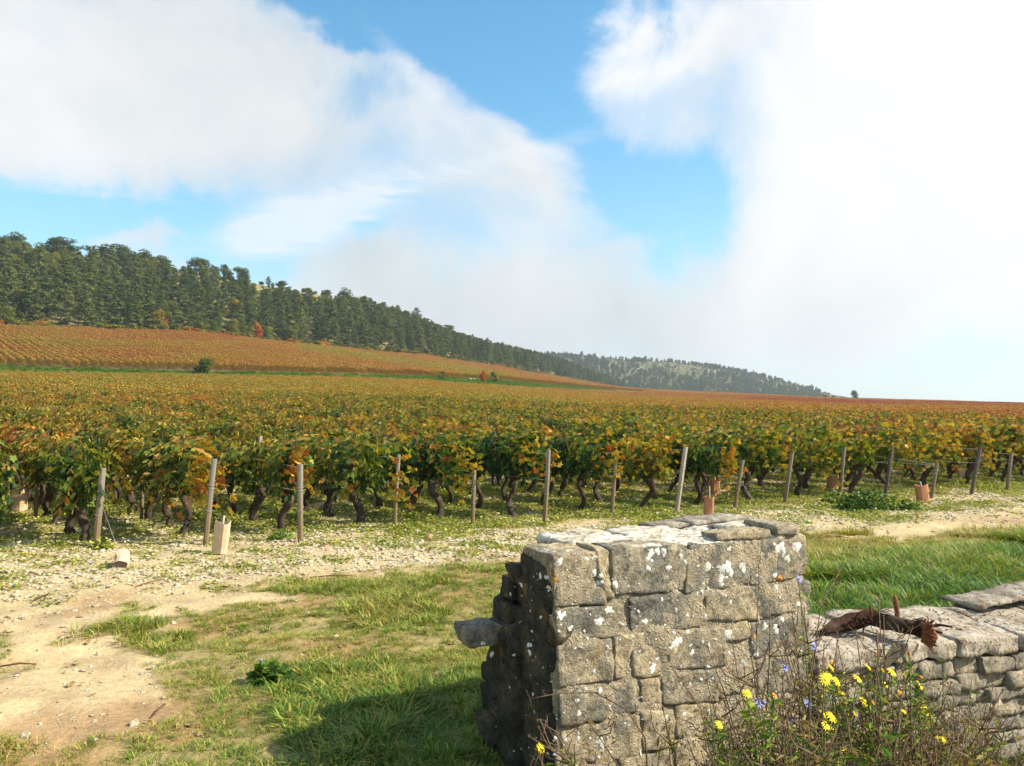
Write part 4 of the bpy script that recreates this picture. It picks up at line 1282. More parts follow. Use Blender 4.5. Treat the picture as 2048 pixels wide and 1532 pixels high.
for (xa, ya, xb, yb, n, s) in ((118, 659, 250, 657, 150, .55), (112, 655, 142, 670, 50, .6), (340, 660, 400, 668, 50, .9), (368, 664, 400, 668, 30, 1.2), (440, 668, 475, 672, 24, 1.2),
                               (500, 676, 580, 685, 60, .8), (910, 712, 950, 722, 30, .9), (940, 756, 952, 757, 8, .5)):
    for q in range(n):
        t = random.random(); g = gp(xa + (xb - xa) * t + random.uniform(-3, 3), ya + (yb - ya) * t + random.gauss(0, 1.2) + 2)
        P.append(tuple(g)); S_.append([random.uniform(.4, 1.3) * s] * 3)
for q in range(260):
    x, y = far_pt(random.uniform(1290, 1600), random.uniform(.35, .97))
    if fbm(np.array([x / 18]), np.array([y / 40]), 53, 4)[0] < .62: continue
    P.append((x, y, hg(x, y))); s = random.uniform(.8, 1.9); S_.append((s * 1.8, s * 1.2, s * .6))
scatter('rock_outcrops', P, [(0, 0, random.uniform(0, 6)) for _ in P], S_, [random.randrange(4) for _ in P], [0] * len(P), LIB_OUT, 'pale limestone rubble along the top of the parcels and on the far hill', 'rocks', M_ROCK)
# ------------------------------------------------------------------ stone pier and low wall
def W3(s, t, z):
    return np.array([P0[0] + s * WD[0] + t * WN[0], P0[1] + s * WD[1] + t * WN[1], z])
CAMP = np.array([0, 0, CAM_H])
def px_wall(px, py, t=0.0):
    """photo position -> (s, z) on the plane parallel to the wall face at depth t"""
    d = np.array(pxdir(px, py)); n3 = np.array([WN[0], WN[1], 0]); o = W3(0, t, 0)
    k = ((o - CAMP) @ n3) / (d @ n3)
    p = CAMP + d * k; q = p[:2] - o[:2]
    return q @ WD, p[2]
def px_z(px, py, z):
    d = np.array(pxdir(px, py)); k = (z - CAM_H) / d[2]
    return CAMP + d * k
def c1(cx, cy): return 900 + cx / 2.56, 1000 + cy / 2.56
def c2(cx, cy): return 1500 + cx / 3.737, 1140 + cy / 3.737
BLOCK_SEED = [0]
def block(parent, quad, t0, t1, mat, cell=0.02, rad=0.014, amp=0.007, name='stone', tone=0.5, tilt=0.0):
    """stone filling a front quad [(s,z) TL,TR,BR,BL] between wall depths t0..t1"""
    BLOCK_SEED[0] += 1; seed = BLOCK_SEED[0]
    q = np.array(quad, float)
    w = max(abs(q[1, 0] - q[0, 0]), abs(q[2, 0] - q[3, 0])); h = max(abs(q[0, 1] - q[3, 1]), abs(q[1, 1] - q[2, 1])); d = t1 - t0
    nx = max(2, int(w / cell)); nz = max(2, int(h / cell)); ny = max(2, min(14, int(d / cell * .6)))
    V, Fc = box_grid(nx, ny, nz)
    size = np.array([w, d, h]); half = size / 2
    P_ = (V * 2 - 1) * half
    r = min(rad, half.min() * .9)
    Q = np.clip(P_, -(half - r), half - r); D = P_ - Q; L = np.linalg.norm(D, axis=1, keepdims=True) + 1e-9; N_ = D / L
    P_ = Q + N_ * r
    # rough split face: big chips plus grain, corners knocked off
    out = []
    for p, n in zip(P_, N_):
        v = Vector(p) + Vector((seed * 1.37, seed * .73, seed * 2.1))
        dd = mnoise.fractal(v * 14, 1.0, 2.0, 4) * amp * 1.0 + mnoise.noise(v * 7.0) * amp * 1.6 + abs(mnoise.noise(v * 3.4)) * amp * 1.2
        cn = max(0.0, abs(p[0]) / half[0] - .7) * max(0.0, abs(p[2]) / half[2] - .6)
        dd -= cn * amp * 9 * (0.4 + mnoise.noise(v * 9))
        out.append(p + n * dd)
    P_ = np.array(out)
    u = (P_[:, 0] / half[0] + 1) / 2; vz = (P_[:, 2] / half[2] + 1) / 2
    s = (q[3, 0] * (1 - u) + q[2, 0] * u) * (1 - vz) + (q[0, 0] * (1 - u) + q[1, 0] * u) * vz
    z = (q[3, 1] * (1 - u) + q[2, 1] * u) * (1 - vz) + (q[0, 1] * (1 - u) + q[1, 1] * u) * vz
    t = (t0 + t1) / 2 + P_[:, 1]
    z = z + tilt * (t - t0)
    Wd = np.stack([P0[0] + s * WD[0] + t * WN[0], P0[1] + s * WD[1] + t * WN[1], z], 1)
    ce = Wd.mean(0)
    me = mesh_of(name, Wd - ce, Fc, mat, True)
    pl = np.array(parent.location)
    o = obj(name, me, parent, ce - pl)
    o['stone_tone'] = float(tone)
    return o, Wd, Fc
pier = empty('stone_pier', W3(.75, .28, -.3))
tag(pier, 'tall broken end pier of grey and tan limestone blocks spotted with white lichen', 'stone pier')
BV = [[], []]          # all pier geometry for placing lichen
def keep(r):
    _, Wd, Fc = r
    n = len(BV[0]); BV[0].extend(map(tuple, Wd)); BV[1].extend([[i + n for i in f] for f in Fc])
    return r
def fq(*pts, gx=0, gy=0):   # front quad from crop positions TL TR BR BL, grown by gx, gy
    sg = ((-1, -1), (1, -1), (1, 1), (-1, 1))
    return [px_wall(*c1(p[0] + gx * a, p[1] + gy * b)) for p, (a, b) in zip(pts, sg)]
rr0 = random.Random(4)
front = [
    ((528, 292), (742, 268), (792, 528), (540, 545), .35), ((748, 250), (806, 262), (838, 492), (792, 500), .0),
    ((826, 252), (1205, 238), (1196, 462), (832, 482), .65), ((1226, 236), (1532, 214), (1526, 424), (1206, 480), .8),
    ((1548, 214), (1805, 204), (1822, 380), (1540, 436), .75),
    ((545, 572), (890, 545), (892, 690), (550, 712), .45), ((926, 514), (1275, 480), (1278, 640), (932, 668), .75),
    ((1306, 492), (1560, 478), (1600, 600), (1308, 608), .15), ((1566, 470), (1630, 462), (1640, 590), (1572, 600), .7), ((1640, 440), (1832, 428), (1838, 556), (1646, 580), .55),
    ((552, 760), (818, 726), (822, 918), (556, 950), .4), ((846, 712), (930, 704), (934, 896), (850, 908), -.1),
    ((936, 694), (1100, 684), (1100, 890), (944, 898), .5), ((1118, 690), (1392, 660), (1410, 838), (1124, 862), .7),
    ((1410, 640), (1530, 628), (1536, 700), (1414, 716), .2), ((1545, 640), (1836, 610), (1838, 772), (1550, 800), .75),
    ((562, 985), (772, 960), (778, 1112), (566, 1152), .45), ((776, 956), (940, 944), (955, 1076), (782, 1110), .35),
    ((975, 932), (1064, 918), (1070, 1036), (984, 1046), -.1), ((1086, 900), (1350, 876), (1362, 1022), (1092, 1036), .55),
    ((1372, 870), (1560, 846), (1566, 990), (1378, 1012), .2), ((1572, 836), (1846, 806), (1850, 960), (1578, 984), .45),
    ((574, 1180), (800, 1140), (806, 1320), (580, 1352), .35), ((826, 1136), (966, 1118), (972, 1300), (832, 1322), .2),
    ((984, 1100), (1140, 1082), (1146, 1250), (990, 1278), .1), ((1158, 1066), (1400, 1046), (1408, 1196), (1164, 1216), .4),
    ((1412, 1040), (1640, 1010), (1646, 1180), (1418, 1196), .25), ((1652, 1006), (1856, 976), (1860, 1150), (1658, 1176), .4),
    ((584, 1372), (860, 1340), (866, 1500), (590, 1530), .3), ((872, 1336), (1140, 1290), (1146, 1450), (878, 1490), .3),
    ((1152, 1240), (1400, 1216), (1406, 1400), (1158, 1430), .3), ((1408, 1212), (1640, 1196), (1646, 1380), (1414, 1400), .4), ((1650, 1190), (1864, 1164), (1866, 1350), (1656, 1376), .4),
    ((592, 1550), (900, 1510), (906, 1700), (598, 1730), .3), ((910, 1500), (1200, 1450), (1206, 1650), (916, 1690), .3), ((1210, 1440), (1540, 1400), (1546, 1600), (1216, 1640), .3), ((1550, 1396), (1868, 1360), (1868, 1560), (1556, 1600), .3),
]
for i, (a, b, c, d, tone) in enumerate(front):
    q = fq(a, b, c, d, gx=8, gy=12 if i > 4 else 7)
    first = a[0] < 600
    tf = 0.004 * math.sin(i * 2.3)
    keep(block(pier, q, tf - .002, 0.28 if first else 0.17, M_STONE, 0.0135, 0.0055, 0.0075, 'stone', tone + rr0.uniform(-.12, .12)))
# mortar mass behind and between the blocks
def core(parent, s0, s1, t0, t1, z0, z1, mat, cell=.022, amp=.012, name='mortar', slope=0.0):
    q = [(s0, z1), (s1, z1 + slope), (s1, z0), (s0, z0)]
    return block(parent, q, t0, t1, mat, cell, .02, amp, name)
keep(core(pier, .012, 1.535, .0045, .29, -.95, .955, M_MORTAR, .0125, .0085))
keep(core(pier, .20, 1.535, .27, .56, -.95, .93, M_MORTAR, .03, .012))
# slabs and crust on top
keep(core(pier, .03, 1.50, .006, .27, .930, .972, M_CRUST, .018, .010, 'crust'))
keep(core(pier, .24, 1.50, .24, .57, .925, .975, M_CRUST, .02, .012, 'crust'))
keep(block(pier, fq((1352, 172), (1642, 146), (1650, 198), (1362, 212)), .0, .11, M_STONE, .015, .006, .006, 'capping_slab', .3, .0))
keep(block(pier, fq((1652, 128), (1786, 124), (1782, 178), (1658, 184)), -.015, .22, M_DRY, .014, .018, .006, 'capping_slab', -.6, .02))
for (a, b, z, t0, t1, cm) in ((.86, 1.26, .994, .38, .56, M_MOSSY), (1.08, 1.50, 1.006, .36, .57, M_MOSSY), (1.16, 1.5, 1.000, .17, .34, M_CRUST), (.60, .88, .986, .30, .5, M_CRUST)):
    keep(block(pier, [(a, z), (b, z + .010), (b, z - .018), (a, z - .022)], t0, t1, cm, .018, .009, .008, 'capping_slab'))
# ragged rubble of the broken end
rr = random.Random(77)
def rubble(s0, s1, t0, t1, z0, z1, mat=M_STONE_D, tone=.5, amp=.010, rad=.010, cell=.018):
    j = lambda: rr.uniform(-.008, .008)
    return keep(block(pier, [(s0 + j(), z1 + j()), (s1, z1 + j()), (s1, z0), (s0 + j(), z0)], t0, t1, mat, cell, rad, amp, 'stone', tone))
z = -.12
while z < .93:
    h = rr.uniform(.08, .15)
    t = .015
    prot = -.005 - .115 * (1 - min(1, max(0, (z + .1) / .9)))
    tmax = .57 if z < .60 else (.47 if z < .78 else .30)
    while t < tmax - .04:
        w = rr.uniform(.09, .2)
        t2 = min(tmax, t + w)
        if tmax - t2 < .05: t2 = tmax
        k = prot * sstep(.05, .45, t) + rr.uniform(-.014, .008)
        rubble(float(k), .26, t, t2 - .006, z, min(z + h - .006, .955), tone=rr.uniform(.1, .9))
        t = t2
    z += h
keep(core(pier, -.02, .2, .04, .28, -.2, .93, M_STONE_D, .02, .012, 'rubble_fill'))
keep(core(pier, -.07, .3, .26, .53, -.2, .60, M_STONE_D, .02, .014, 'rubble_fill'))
def rubble_px(px0, px1, py0, py1, t, dt, mat=M_STONE_D, tone=.5):
    a = px_wall(px0, py0, t); b = px_wall(px1, py1, t)
    return keep(block(pier, [(a[0], a[1]), (b[0], a[1] - .005), (b[0] + .01, b[1]), (a[0] + .02, b[1] + .004)], t, t + dt, mat, .016, .007, .008, 'stone', tone))
rubble_px(930, 1010, 1258, 1290, .38, .15, M_DRY, .6)
rubble_px(1030, 1062, 1134, 1168, .27, .10)
# lichen: thin discs grown on the stones where the photograph has them
bvh = BVHTree.FromPolygons(BV[0], BV[1])
lich = [(560, 320, 22), (740, 372, 16), (770, 388, 12), (768, 425, 15), (700, 302, 12), (848, 432, 17), (1030, 272, 18), (1062, 262, 16), (1095, 266, 17), (1015, 300, 12), (1015, 350, 13),
 (1118, 347, 14), (1182, 290, 12), (1205, 318, 12), (1320, 340, 19), (1268, 340, 8), (1395, 350, 24), (1425, 338, 24), (1440, 372, 16), (1388, 398, 18), (1415, 398, 9), (1390, 436, 12), (1497, 342, 23), (1430, 250, 11),
 (1690, 242, 26), (1705, 262, 20), (1775, 238, 26), (1728, 300, 17), (1661, 226, 9), (1663, 385, 12), (1290, 470, 11), (1265, 478, 7), (560, 592, 20), (582, 586, 14), (812, 562, 18), (828, 572, 12), (764, 622, 22), (615, 655, 14),
 (556, 672, 9), (997, 625, 14), (805, 750, 10), (1158, 732, 24), (1180, 715, 14), (1130, 758, 11), (1215, 592, 9), (1243, 598, 7), (1240, 780, 13), (1230, 745, 10), (1060, 815, 10), (1040, 855, 15), (1036, 875, 12), (1145, 680, 9), (1220, 675, 11),
 (1425, 690, 24), (1610, 650, 15), (1668, 650, 16), (1672, 672, 12), (1700, 610, 11), (1785, 530, 14), (1670, 446, 11), (1570, 790, 13), (1795, 775, 10), (1325, 745, 9), (1158, 560, 8), (650, 1028, 10), (662, 1090, 13), (770, 975, 12),
 (1228, 943, 9), (1285, 920, 9), (1325, 1082, 15), (1200, 1095, 10), (1110, 1110, 8), (762, 1235, 24), (775, 1262, 20), (657, 1220, 9), (590, 1225, 12), (582, 1288, 13), (715, 1220, 7), (735, 877, 11), (1500, 830, 14), (1322, 860, 12),
 (462, 390, 13), (495, 395, 11), (510, 448, 12), (405, 742, 14), (408, 780, 12), (465, 600, 9), (310, 482, 8), (537, 1225, 12), (545, 1292, 15), (212, 790, 16), (170, 735, 11), (965, 430, 5), (1100, 640, 6), (640, 760, 6), (700, 820, 5), (900, 400, 5)]
LGX = random.Random(99)
lich += [(LGX.uniform(300, 1840), LGX.uniform(250, 1350), LGX.choice((3, 3.5, 4, 5, 6, 8))) for _ in range(170)]
orange = [(538, 407, 14), (1690, 400, 14), (1786, 515, 9), (1660, 415, 7), (1560, 700, 8)]
def ray_surface(px, py):
    d = pxdir(px, py)
    return bvh.ray_cast(Vector(CAMP), d)
LG = random.Random(8)
for lst_, mat in ((lich, M_LICHEN), (orange, M_LICHEN_O)):
    for cx, cy, rad in lst_:
        px_, py_ = c1(cx, cy)
        loc, nrm, _, dist = ray_surface(px_, py_)
        if loc is None: continue
        # average normal over the patch
        rw = rad / 2.56 * dist / F * 1.0
        a = nrm.orthogonal().normalized(); b = nrm.cross(a)
        ns = 20; vs = []; ok = True; ph = LG.uniform(0, 6)
        ring = [(0.0, 0)] + [(0.55, k) for k in range(ns)] + [(1.0, k) for k in range(ns)]
        for fr, k in ring:
            th = 2 * math.pi * k / ns
            rr_ = rw * fr * (1 + .20 * math.sin(2 * th + ph) + .14 * math.sin(3 * th + ph * 2) + .10 * math.sin(5 * th + ph * 3) + LG.uniform(-.16, .16) * (fr > .9))
            o_ = loc + (a * math.cos(th) + b * math.sin(th)) * rr_
            h_, n_, _, dd = bvh.ray_cast(o_ + nrm * .03, -nrm, .09)
            if h_ is None: h_ = o_
            vs.append(h_ + nrm * (0.0035 * (1 - fr * .85)))
        fs = [[0, 1 + k, 1 + (k + 1) % ns] for k in range(ns)] + [[1 + k, 1 + ns + k, 1 + ns + (k + 1) % ns, 1 + (k + 1) % ns] for k in range(ns)]
        me = mesh_of('lichen_patch', [tuple(v - loc) for v in vs], fs, mat, True)
        obj('lichen_patch', me, pier, np.array(loc) - np.array(pier.location))

# ---------------- low wall
low = empty('dry_stone_wall', W3(3.2, .25, -.5))
tag(low, 'low dry stone wall of stacked pale limestone running on from the tall pier', 'stone wall')
def ctop(s): return float(np.interp(s, [1.5, 2.0, 2.6, 3.3, 4.2, 6.5], [.335, .32, .275, .215, .20, .19]))
lr = random.Random(12)
s = 1.56
cop = [(1.56, 2.22), (2.24, 2.72), (2.74, 3.33), (3.35, 3.9), (3.92, 4.6), (4.62, 5.3), (5.32, 6.0)]
CB = [[], []]
for i, (a, b) in enumerate(cop):
    za, zb = ctop(a), ctop(b); th = .105
    cb = block(low, [(a, za), (b, zb), (b, zb - th), (a, za - th)], -.035 + lr.uniform(-.015, .01), .52, M_COPING, .020, .007, .013, 'coping_stone', .5, .10)
    nb = len(CB[0]); CB[0].extend(map(tuple, cb[1])); CB[1].extend([[i_ + nb for i_ in f_] for f_ in cb[2]])
for (a, b, z0, th, t0, t1) in ((3.45, 4.3, .285, .032, .28, .58), (4.3, 5.2, .28, .035, .26, .58)):
    block(low, [(a, z0 + th), (b, z0 + th), (b, z0), (a, z0)], t0, t1, M_MOSSY, .025, .016, .012, 'coping_stone')
zoff = -.115
k = 0
while zoff > -1.1:
    h = lr.uniform(.06, .115)
    s = 1.56 - lr.uniform(0, .1) if zoff < -1 else 1.56
    while s < 5.6:
        w = lr.uniform(.10, .38)
        a, b = s, min(s + w, 5.9)
        za, zb = ctop(a) + zoff, ctop(b) + zoff
        hh = h * lr.uniform(.80, 1.05)
        sk = lr.uniform(-.016, .016)
        cj = [lr.uniform(-.026, .026) for _ in range(6)]
        block(low, [(a + .003 + cj[0] * .6, za - (h - hh) * .5 + cj[3] * .5), (b - .003 + cj[1] * .6, zb - (h - hh) * .5 + sk), (b - .002 + cj[2] * .6, zb - h + .002 + cj[4] * .4), (a + .002 + cj[5] * .6, za - h + .002)],
              -.015 + lr.uniform(-.028, .02), lr.uniform(.16, .26), M_DRY, .022 if s < 4 else .04, .006, .0105, 'stone', lr.uniform(-.1, .9))
        s = b
    zoff -= h
# hearting behind the faces, both sides
core(low, 1.56, 6.0, .035, .30, -1.1, .06, M_MORTAR, .04, .012, 'hearting')
for kk in range(5):
    s = 1.56
    while s < 6:
        w = lr.uniform(.25, .5)
        block(low, [(s, ctop(s) - .11 - kk * .11), (s + w - .01, ctop(s + w) - .11 - kk * .11), (s + w - .01, ctop(s + w) - .21 - kk * .11), (s, ctop(s) - .21 - kk * .11)], .30, .50 + lr.uniform(-.02, .02), M_DRY, .06, .02, .01, 'stone', lr.random())
        s += w
# loose crumbs and dead leaves lying on the low wall
cbv = BVHTree.FromPolygons(CB[0], CB[1]); g5 = np.random.default_rng(5); PP = []
for q in range(520):
    s_ = 1.58 + 2.4 * g5.random() ** 1.3; t_ = .5 * g5.random(); p = W3(s_, t_, .8); h_, n_, _, _ = cbv.ray_cast(Vector(p), Vector((0, 0, -1)))
    if h_ is not None and fbm(np.array([s_ * 4]), np.array([t_ * 4]), 44, 2)[0] > .44: PP.append(tuple(h_ + Vector((0, 0, .004))))
n = len(PP)
V, Fc = cards(QUAD_V, QUAD_F, np.array(PP), g5.standard_normal((n, 3)) * .35 + np.array([0, 0, 1]), g5.standard_normal((n, 3)), .008 + .022 * g5.random(n) ** 2)
o = obj('leaf_debris', mesh_of('leaf_debris', V, Fc, M_VINE, False, {'leafv': ('POINT', 'FLOAT_COLOR', np.repeat(np.stack([.85 + .2 * g5.random(n), .3 * g5.random(n), g5.random(n)], 1), 4, 0))}))
tag(o, 'brown crumbs of dead leaves scattered on top of the low wall', 'leaf litter', None, 'stuff')
# ---------------- old vine stump on the low wall
lg = empty('vine_stump', px_z(1760, 1250, .38))
tag(lg, 'dark uprooted vine stump with a torn red end lying on the low wall', 'vine stump')
lo = np.array(lg.location)
def lp(px, py, z): return tuple(px_z(px, py, z) - lo)
mb = MB()
path = [lp(1640, 1266, .37), lp(1672, 1252, .385), lp(1705, 1242, .40), lp(1738, 1238, .405), lp(1768, 1243, .405), lp(1798, 1250, .40), lp(1828, 1257, .395), lp(1856, 1264, .385)]
v, f = tube(path, [.016, .032, .037, .044, .039, .036, .034, .038], 16, .75, 4); mb.add(v, f)
me = mb.mesh('bark', M_LOG, True); obj('bark', me, lg)
mb = MB(); v, f = tube([lp(1795, 1247, .40), tuple(np.array(lp(1795, 1247, .40)) + [0.0, 0, .06]), tuple(np.array(lp(1795, 1247, .40)) + [-.008, 0, .12]), tuple(np.array(lp(1795, 1247, .40)) + [-.012, 0, .155])], [.016, .014, .013, .011], 8, .3, 9); mb.add(v, f)
obj('branch_stub', mb.mesh('branch_stub', M_HEART, True), lg)
mb = MB(); b0 = np.array(lp(1742, 1240, .42)); v, f = tube([b0, b0 + [.002, 0, .05], b0 + [-.004, 0, .085]], [.009, .007, .010], 6, .3, 2); mb.add(v, f)
obj('branch_stub', mb.mesh('branch_stub', M_CANE, True), lg)
mb = MB(); r = random.Random(6); cen = np.array(lp(1862, 1266, .385))
v, f = rounded(8, 8, 8, (.058, .05, .058), .024, .026, 5, 3.0); mb.add(v + cen + np.array([-.015, -.01, .0]), f)
for i in range(22):
    a_ = r.uniform(0, 6.28); rad = r.uniform(0, .05); z_ = rad * math.sin(a_); x_ = rad * math.cos(a_)
    p0 = cen + np.array([-.05, x_ * .3, z_]); L = r.uniform(.03, .06)
    v, f = tube([p0, p0 + np.array([L * .6, -L * .35 + x_ * .3, z_ * .5 + r.gauss(0, .006)]), p0 + np.array([L * .8, -L * .8 + x_ * .6, z_ * .9 + r.gauss(0, .012)])], [.014, .012, .006], 5, .3, i); mb.add(v, f)
obj('torn_wood', mb.mesh('torn_wood', M_HEART, False), lg)
mb = MB()
for pa, pb, pc in (((1855, 1255, .36), (1880, 1250, .37), (1905, 1254, .37)), ((1860, 1262, .36), (1872, 1263, .36), (1884, 1266, .36)), ((1826, 1252, .42), (1838, 1240, .46), (1846, 1236, .46))):
    v, f = tube([lp(*pa), lp(*pb), lp(*pc)], [.012, .009, .006], 6, .4, 3); mb.add(v, f)
r = random.Random(16)
for i in range(16):
    p0 = np.array(lp(r.uniform(1660, 1862), 1250, .40)); q = p0.copy(); pp = [tuple(q)]; dr = np.array([r.gauss(0, 1), r.gauss(-.3, .6), r.gauss(.5, .6)])
    for _ in range(4):
        dr = dr + np.array([r.gauss(0, .5), r.gauss(0, .5), r.gauss(-.15, .5)]); dr = dr / np.linalg.norm(dr); q = q + dr * r.uniform(.012, .032); pp.append(tuple(q))
    v, f = tube(pp, [.007, .006, .005, .004, .002], 5, .4, i); mb.add(v, f)
obj('roots', mb.mesh('roots', M_LOG, True), lg)

# ------------------------------------------------------------------ vineyard stakes
def stake_mesh(H, w, seed, rnd=False):
    r = random.Random(seed)
    n = 9; V = []; Fc = []
    sides = 10 if rnd else 8
    for i in range(n + 1):
        z_ = -.25 + (H + .25) * i / n
        for k in range(sides):
            a_ = 2 * math.pi * (k + .5) / sides
            if rnd: q = w * .5
            else:
                c_, s_ = abs(math.cos(a_)), abs(math.sin(a_)); q = w * .5 / max(c_, s_) * (.96 if min(c_, s_) / max(c_, s_) > .3 else 1)
            q *= 1 + .05 * mnoise.noise(Vector((k * .9, z_ * 3, seed)))
            V.append((q * math.cos(a_) + .006 * math.sin(z_ * 3 + seed), q * math.sin(a_), z_ + (mnoise.noise(Vector((k, seed, 0))) * .01 if i == n else 0)))
    for i in range(n):
        for k in range(sides):
            a_ = i * sides + k; b_ = i * sides + (k + 1) % sides
            Fc.append([a_, b_, b_ + sides, a_ + sides])
    Fc.append([n * sides + k for k in range(sides)])
    return V, Fc
stakes = [
 (190, 1092, 206, 936, .090, M_POST, 'tall grey-topped square stake leaning beside the fallen paper bag'),
 (410, 1090, 430, 918, .080, M_POST, 'stake half hidden by orange vine leaves beside the upright paper sleeve'),
 (601, 1084, 601, 928, .085, M_POST, 'dark-faced upright square stake under a spray of bright orange leaves'),
 (790, 1056, 797, 909, .062, M_POST, 'slim pale-topped round stake standing clear between two vines'),
 (946, 1050, 948, 940, .065, M_POST, 'stake whose top is lost in yellow-green leaves, left of the pier'),
 (1089, 1046, 1097, 900, .080, M_POST, 'shaded brown stake directly above the corner of the pier'),
 (1223, 1030, 1232, 900, .075, M_POST, 'greyish stake standing above the middle of the pier top'),
 (1353, 1023, 1372, 894, .090, M_POST_PALE, 'palest stake, clear of leaves and leaning, before the terracotta sleeve'),
 (1469, 1016, 1486, 920, .080, M_POST, 'leaning brown stake just past the terracotta sleeve'),
 (1570, 1008, 1584, 905, .085, M_POST, 'wide leaning stake half covered with dark leaves above the pier end'),
 (1680, 996, 1688, 894, .075, M_POST, 'leaf-dappled stake rising from the dark green weed clump'),
 (1771, 991, 1784, 889, .080, M_POST_DARK, 'nearly black leaning stake past the dark green weed clump'),
 (1862, 997, 1874, 925, .075, M_POST, 'short-looking pale stake touching the small terracotta sleeve'),
 (1942, 990, 1961, 894, .080, M_POST_DARK, 'dark leaning stake past the slanting vine trunk'),
 (2014, 981, 2024, 905, .078, M_POST, 'last leaning stake before the frame edge'),
 (71, 1037, 75, 975, .07, M_POST, 'stub-like stake beside a thin dark trunk near the frame edge'),
 (8, 1012, 14, 950, .08, M_POST_PALE, 'pale yellow stake cut by the frame edge behind the paper sleeve'),
 (283, 1040, 285, 970, .06, M_POST, 'dark stake in the gap behind the first two vines'),
 (537, 990, 538, 930, .05, M_POST_PALE, 'thin pale stake seen under the leaves between two trunks'),
 (775, 970, 776, 915, .055, M_POST, 'thin stake in the second line seen through the gap left of the round stake'),
 (1068, 975, 1076, 930, .05, M_POST_PALE, 'small thin pale stake seen far under the canopy before the pier corner'),
]
STAKE_POS = []
for i, (bx, by, tx_, ty, w, mat, label) in enumerate(stakes):
    g = gp(bx, by)
    d = np.array(pxdir(tx_, ty)); y = g[1] + 0.03; tp = CAMP + d * (y / d[1])
    H = float(np.linalg.norm(tp - g))
    e = empty('vineyard_stake', tuple(g))
    tag(e, label, 'stake', 'wooden vineyard stakes')
    dirv = Vector(tp - g).normalized()
    qt = Vector((0, 0, 1)).rotation_difference(dirv)
    e.rotation_mode = 'QUATERNION'; e.rotation_quaternion = qt
    V, Fc = stake_mesh(H, w * .82, i + 1, i == 3)
    o = obj('post', mesh_of('post', V, Fc, mat, False), e, rot=(0, 0, random.Random(i).uniform(.2, .9)))
    STAKE_POS.append((i, g, tp, H))
    if i < 15:
        mb = MB()
        for zf in (.66, .70, .40):
            R_ = w * .52
            pts = [(R_ * math.cos(a_), R_ * math.sin(a_), H * zf + .006 * math.sin(a_ * 2)) for a_ in np.linspace(0, 2 * math.pi, 13)]
            v, f = tube(pts, [.0022] * 13, 4); mb.add(v, f)
        obj('wire_wrap', mb.mesh('wire_wrap', M_WIRE, True), e)
    if i in (0, 8, 11):
        # guy wire down to the ground towards the road
        a0 = Vector(tp) * .6 + Vector(g) * .4
        gx = {0: (243, 1118), 8: (1520, 1020), 11: (1820, 1003)}[i]; b0 = Vector(gp(*gx))
        inv = qt.inverted()
        v, f = tube([inv @ (a0 - Vector(g)), inv @ (b0 - Vector(g))], [.0028, .0028], 4)
        mb = MB(); mb.add(v, f); obj('guy_wire', mb.mesh('guy_wire', M_WIRE, True), e)
# trellis wires and the posts further along each row
for k in range(-2, 15):
    for hz_, hl in ((.62, 'lower'), (1.0, 'upper')):
        st = [s_ for s_ in STAKE_POS if s_[0] == k]
        u0 = 0.0
        a0 = np.array([*row_pos(k, u0), 0]); 
        if st: a0 = st[0][1] + (st[0][2] - st[0][1]) * min(.95, hz_ / max(.6, st[0][3])); 
        pts = [tuple(a0)]
        for u in np.arange(4.5, 19, 4.8):
            x, y = row_pos(k, u); pts.append((x, y, hg(x, y) + hz_))
        mid = []
        for p, q in zip(pts[:-1], pts[1:]):
            mid.append(p); mid.append(tuple((np.array(p) + np.array(q)) / 2 - [0, 0, .02]))
        mid.append(pts[-1])
        v, f = tube([np.array(p) - np.array(pts[0]) for p in mid], [.0022] * len(mid), 4)
        o = obj('trellis_wire', mesh_of('trellis_wire', v, f, M_WIRE, True), None, pts[0])
        tag(o, '%s thin steel trellis wire strung along a vine row between stakes' % hl, 'wire', 'trellis wires of the vine rows')
    for u in np.arange(4.5, 19, 4.8):
        x, y = row_pos(k, u)
        if k == 0 and u < 12: continue
        V, Fc = stake_mesh(1.12, .07, int(k * 7 + u)); 
        o = obj('vineyard_stake', mesh_of('post', V, Fc, (M_POST, M_POST_PALE, M_POST_DARK)[int(k + u) % 3], False), None, (x, y, hg(x, y)), (random.uniform(-.04, .04), random.uniform(-.02, .08), .5))
        tag(o, 'wooden stake standing inside a vine row, mostly hidden by leaves', 'stake', 'stakes inside the vine rows')

# ------------------------------------------------------------------ sleeves, bag, ribbons
def sleeve_mesh(w, h, seed, fold=True):
    V = []; Fc = []; n = 12; m = 6; r = random.Random(seed)
    for i in range(m + 1):
        z_ = h * i / m
        for k in range(n):
            a_ = 2 * math.pi * k / n
            q = w * .5 / max(abs(math.cos(a_)), abs(math.sin(a_))) ** .8 * (1 + .10 * mnoise.noise(Vector((math.cos(a_) * 1.5, math.sin(a_) * 1.5 + seed, z_ * 9))))
            V.append((q * math.cos(a_) * (1 + .06 * i / m), q * math.sin(a_) * .8, z_ + (.018 * math.sin(a_ * 2 + seed) if i == m else 0)))
    for i in range(m):
        for k in range(n):
            a_ = i * n + k; b_ = i * n + (k + 1) % n; Fc.append([a_, b_, b_ + n, a_ + n])
    nv = len(V)
    V += [(x * .95, y * .95, z_) for x, y, z_ in V]       # inner skin gives the paper its thickness
    Fc += [[i + nv for i in f][::-1] for f in Fc]
    for k in range(n):
        a_ = m * n + k; b_ = m * n + (k + 1) % n; Fc.append([a_, b_, b_ + nv, a_ + nv])
    return V, Fc
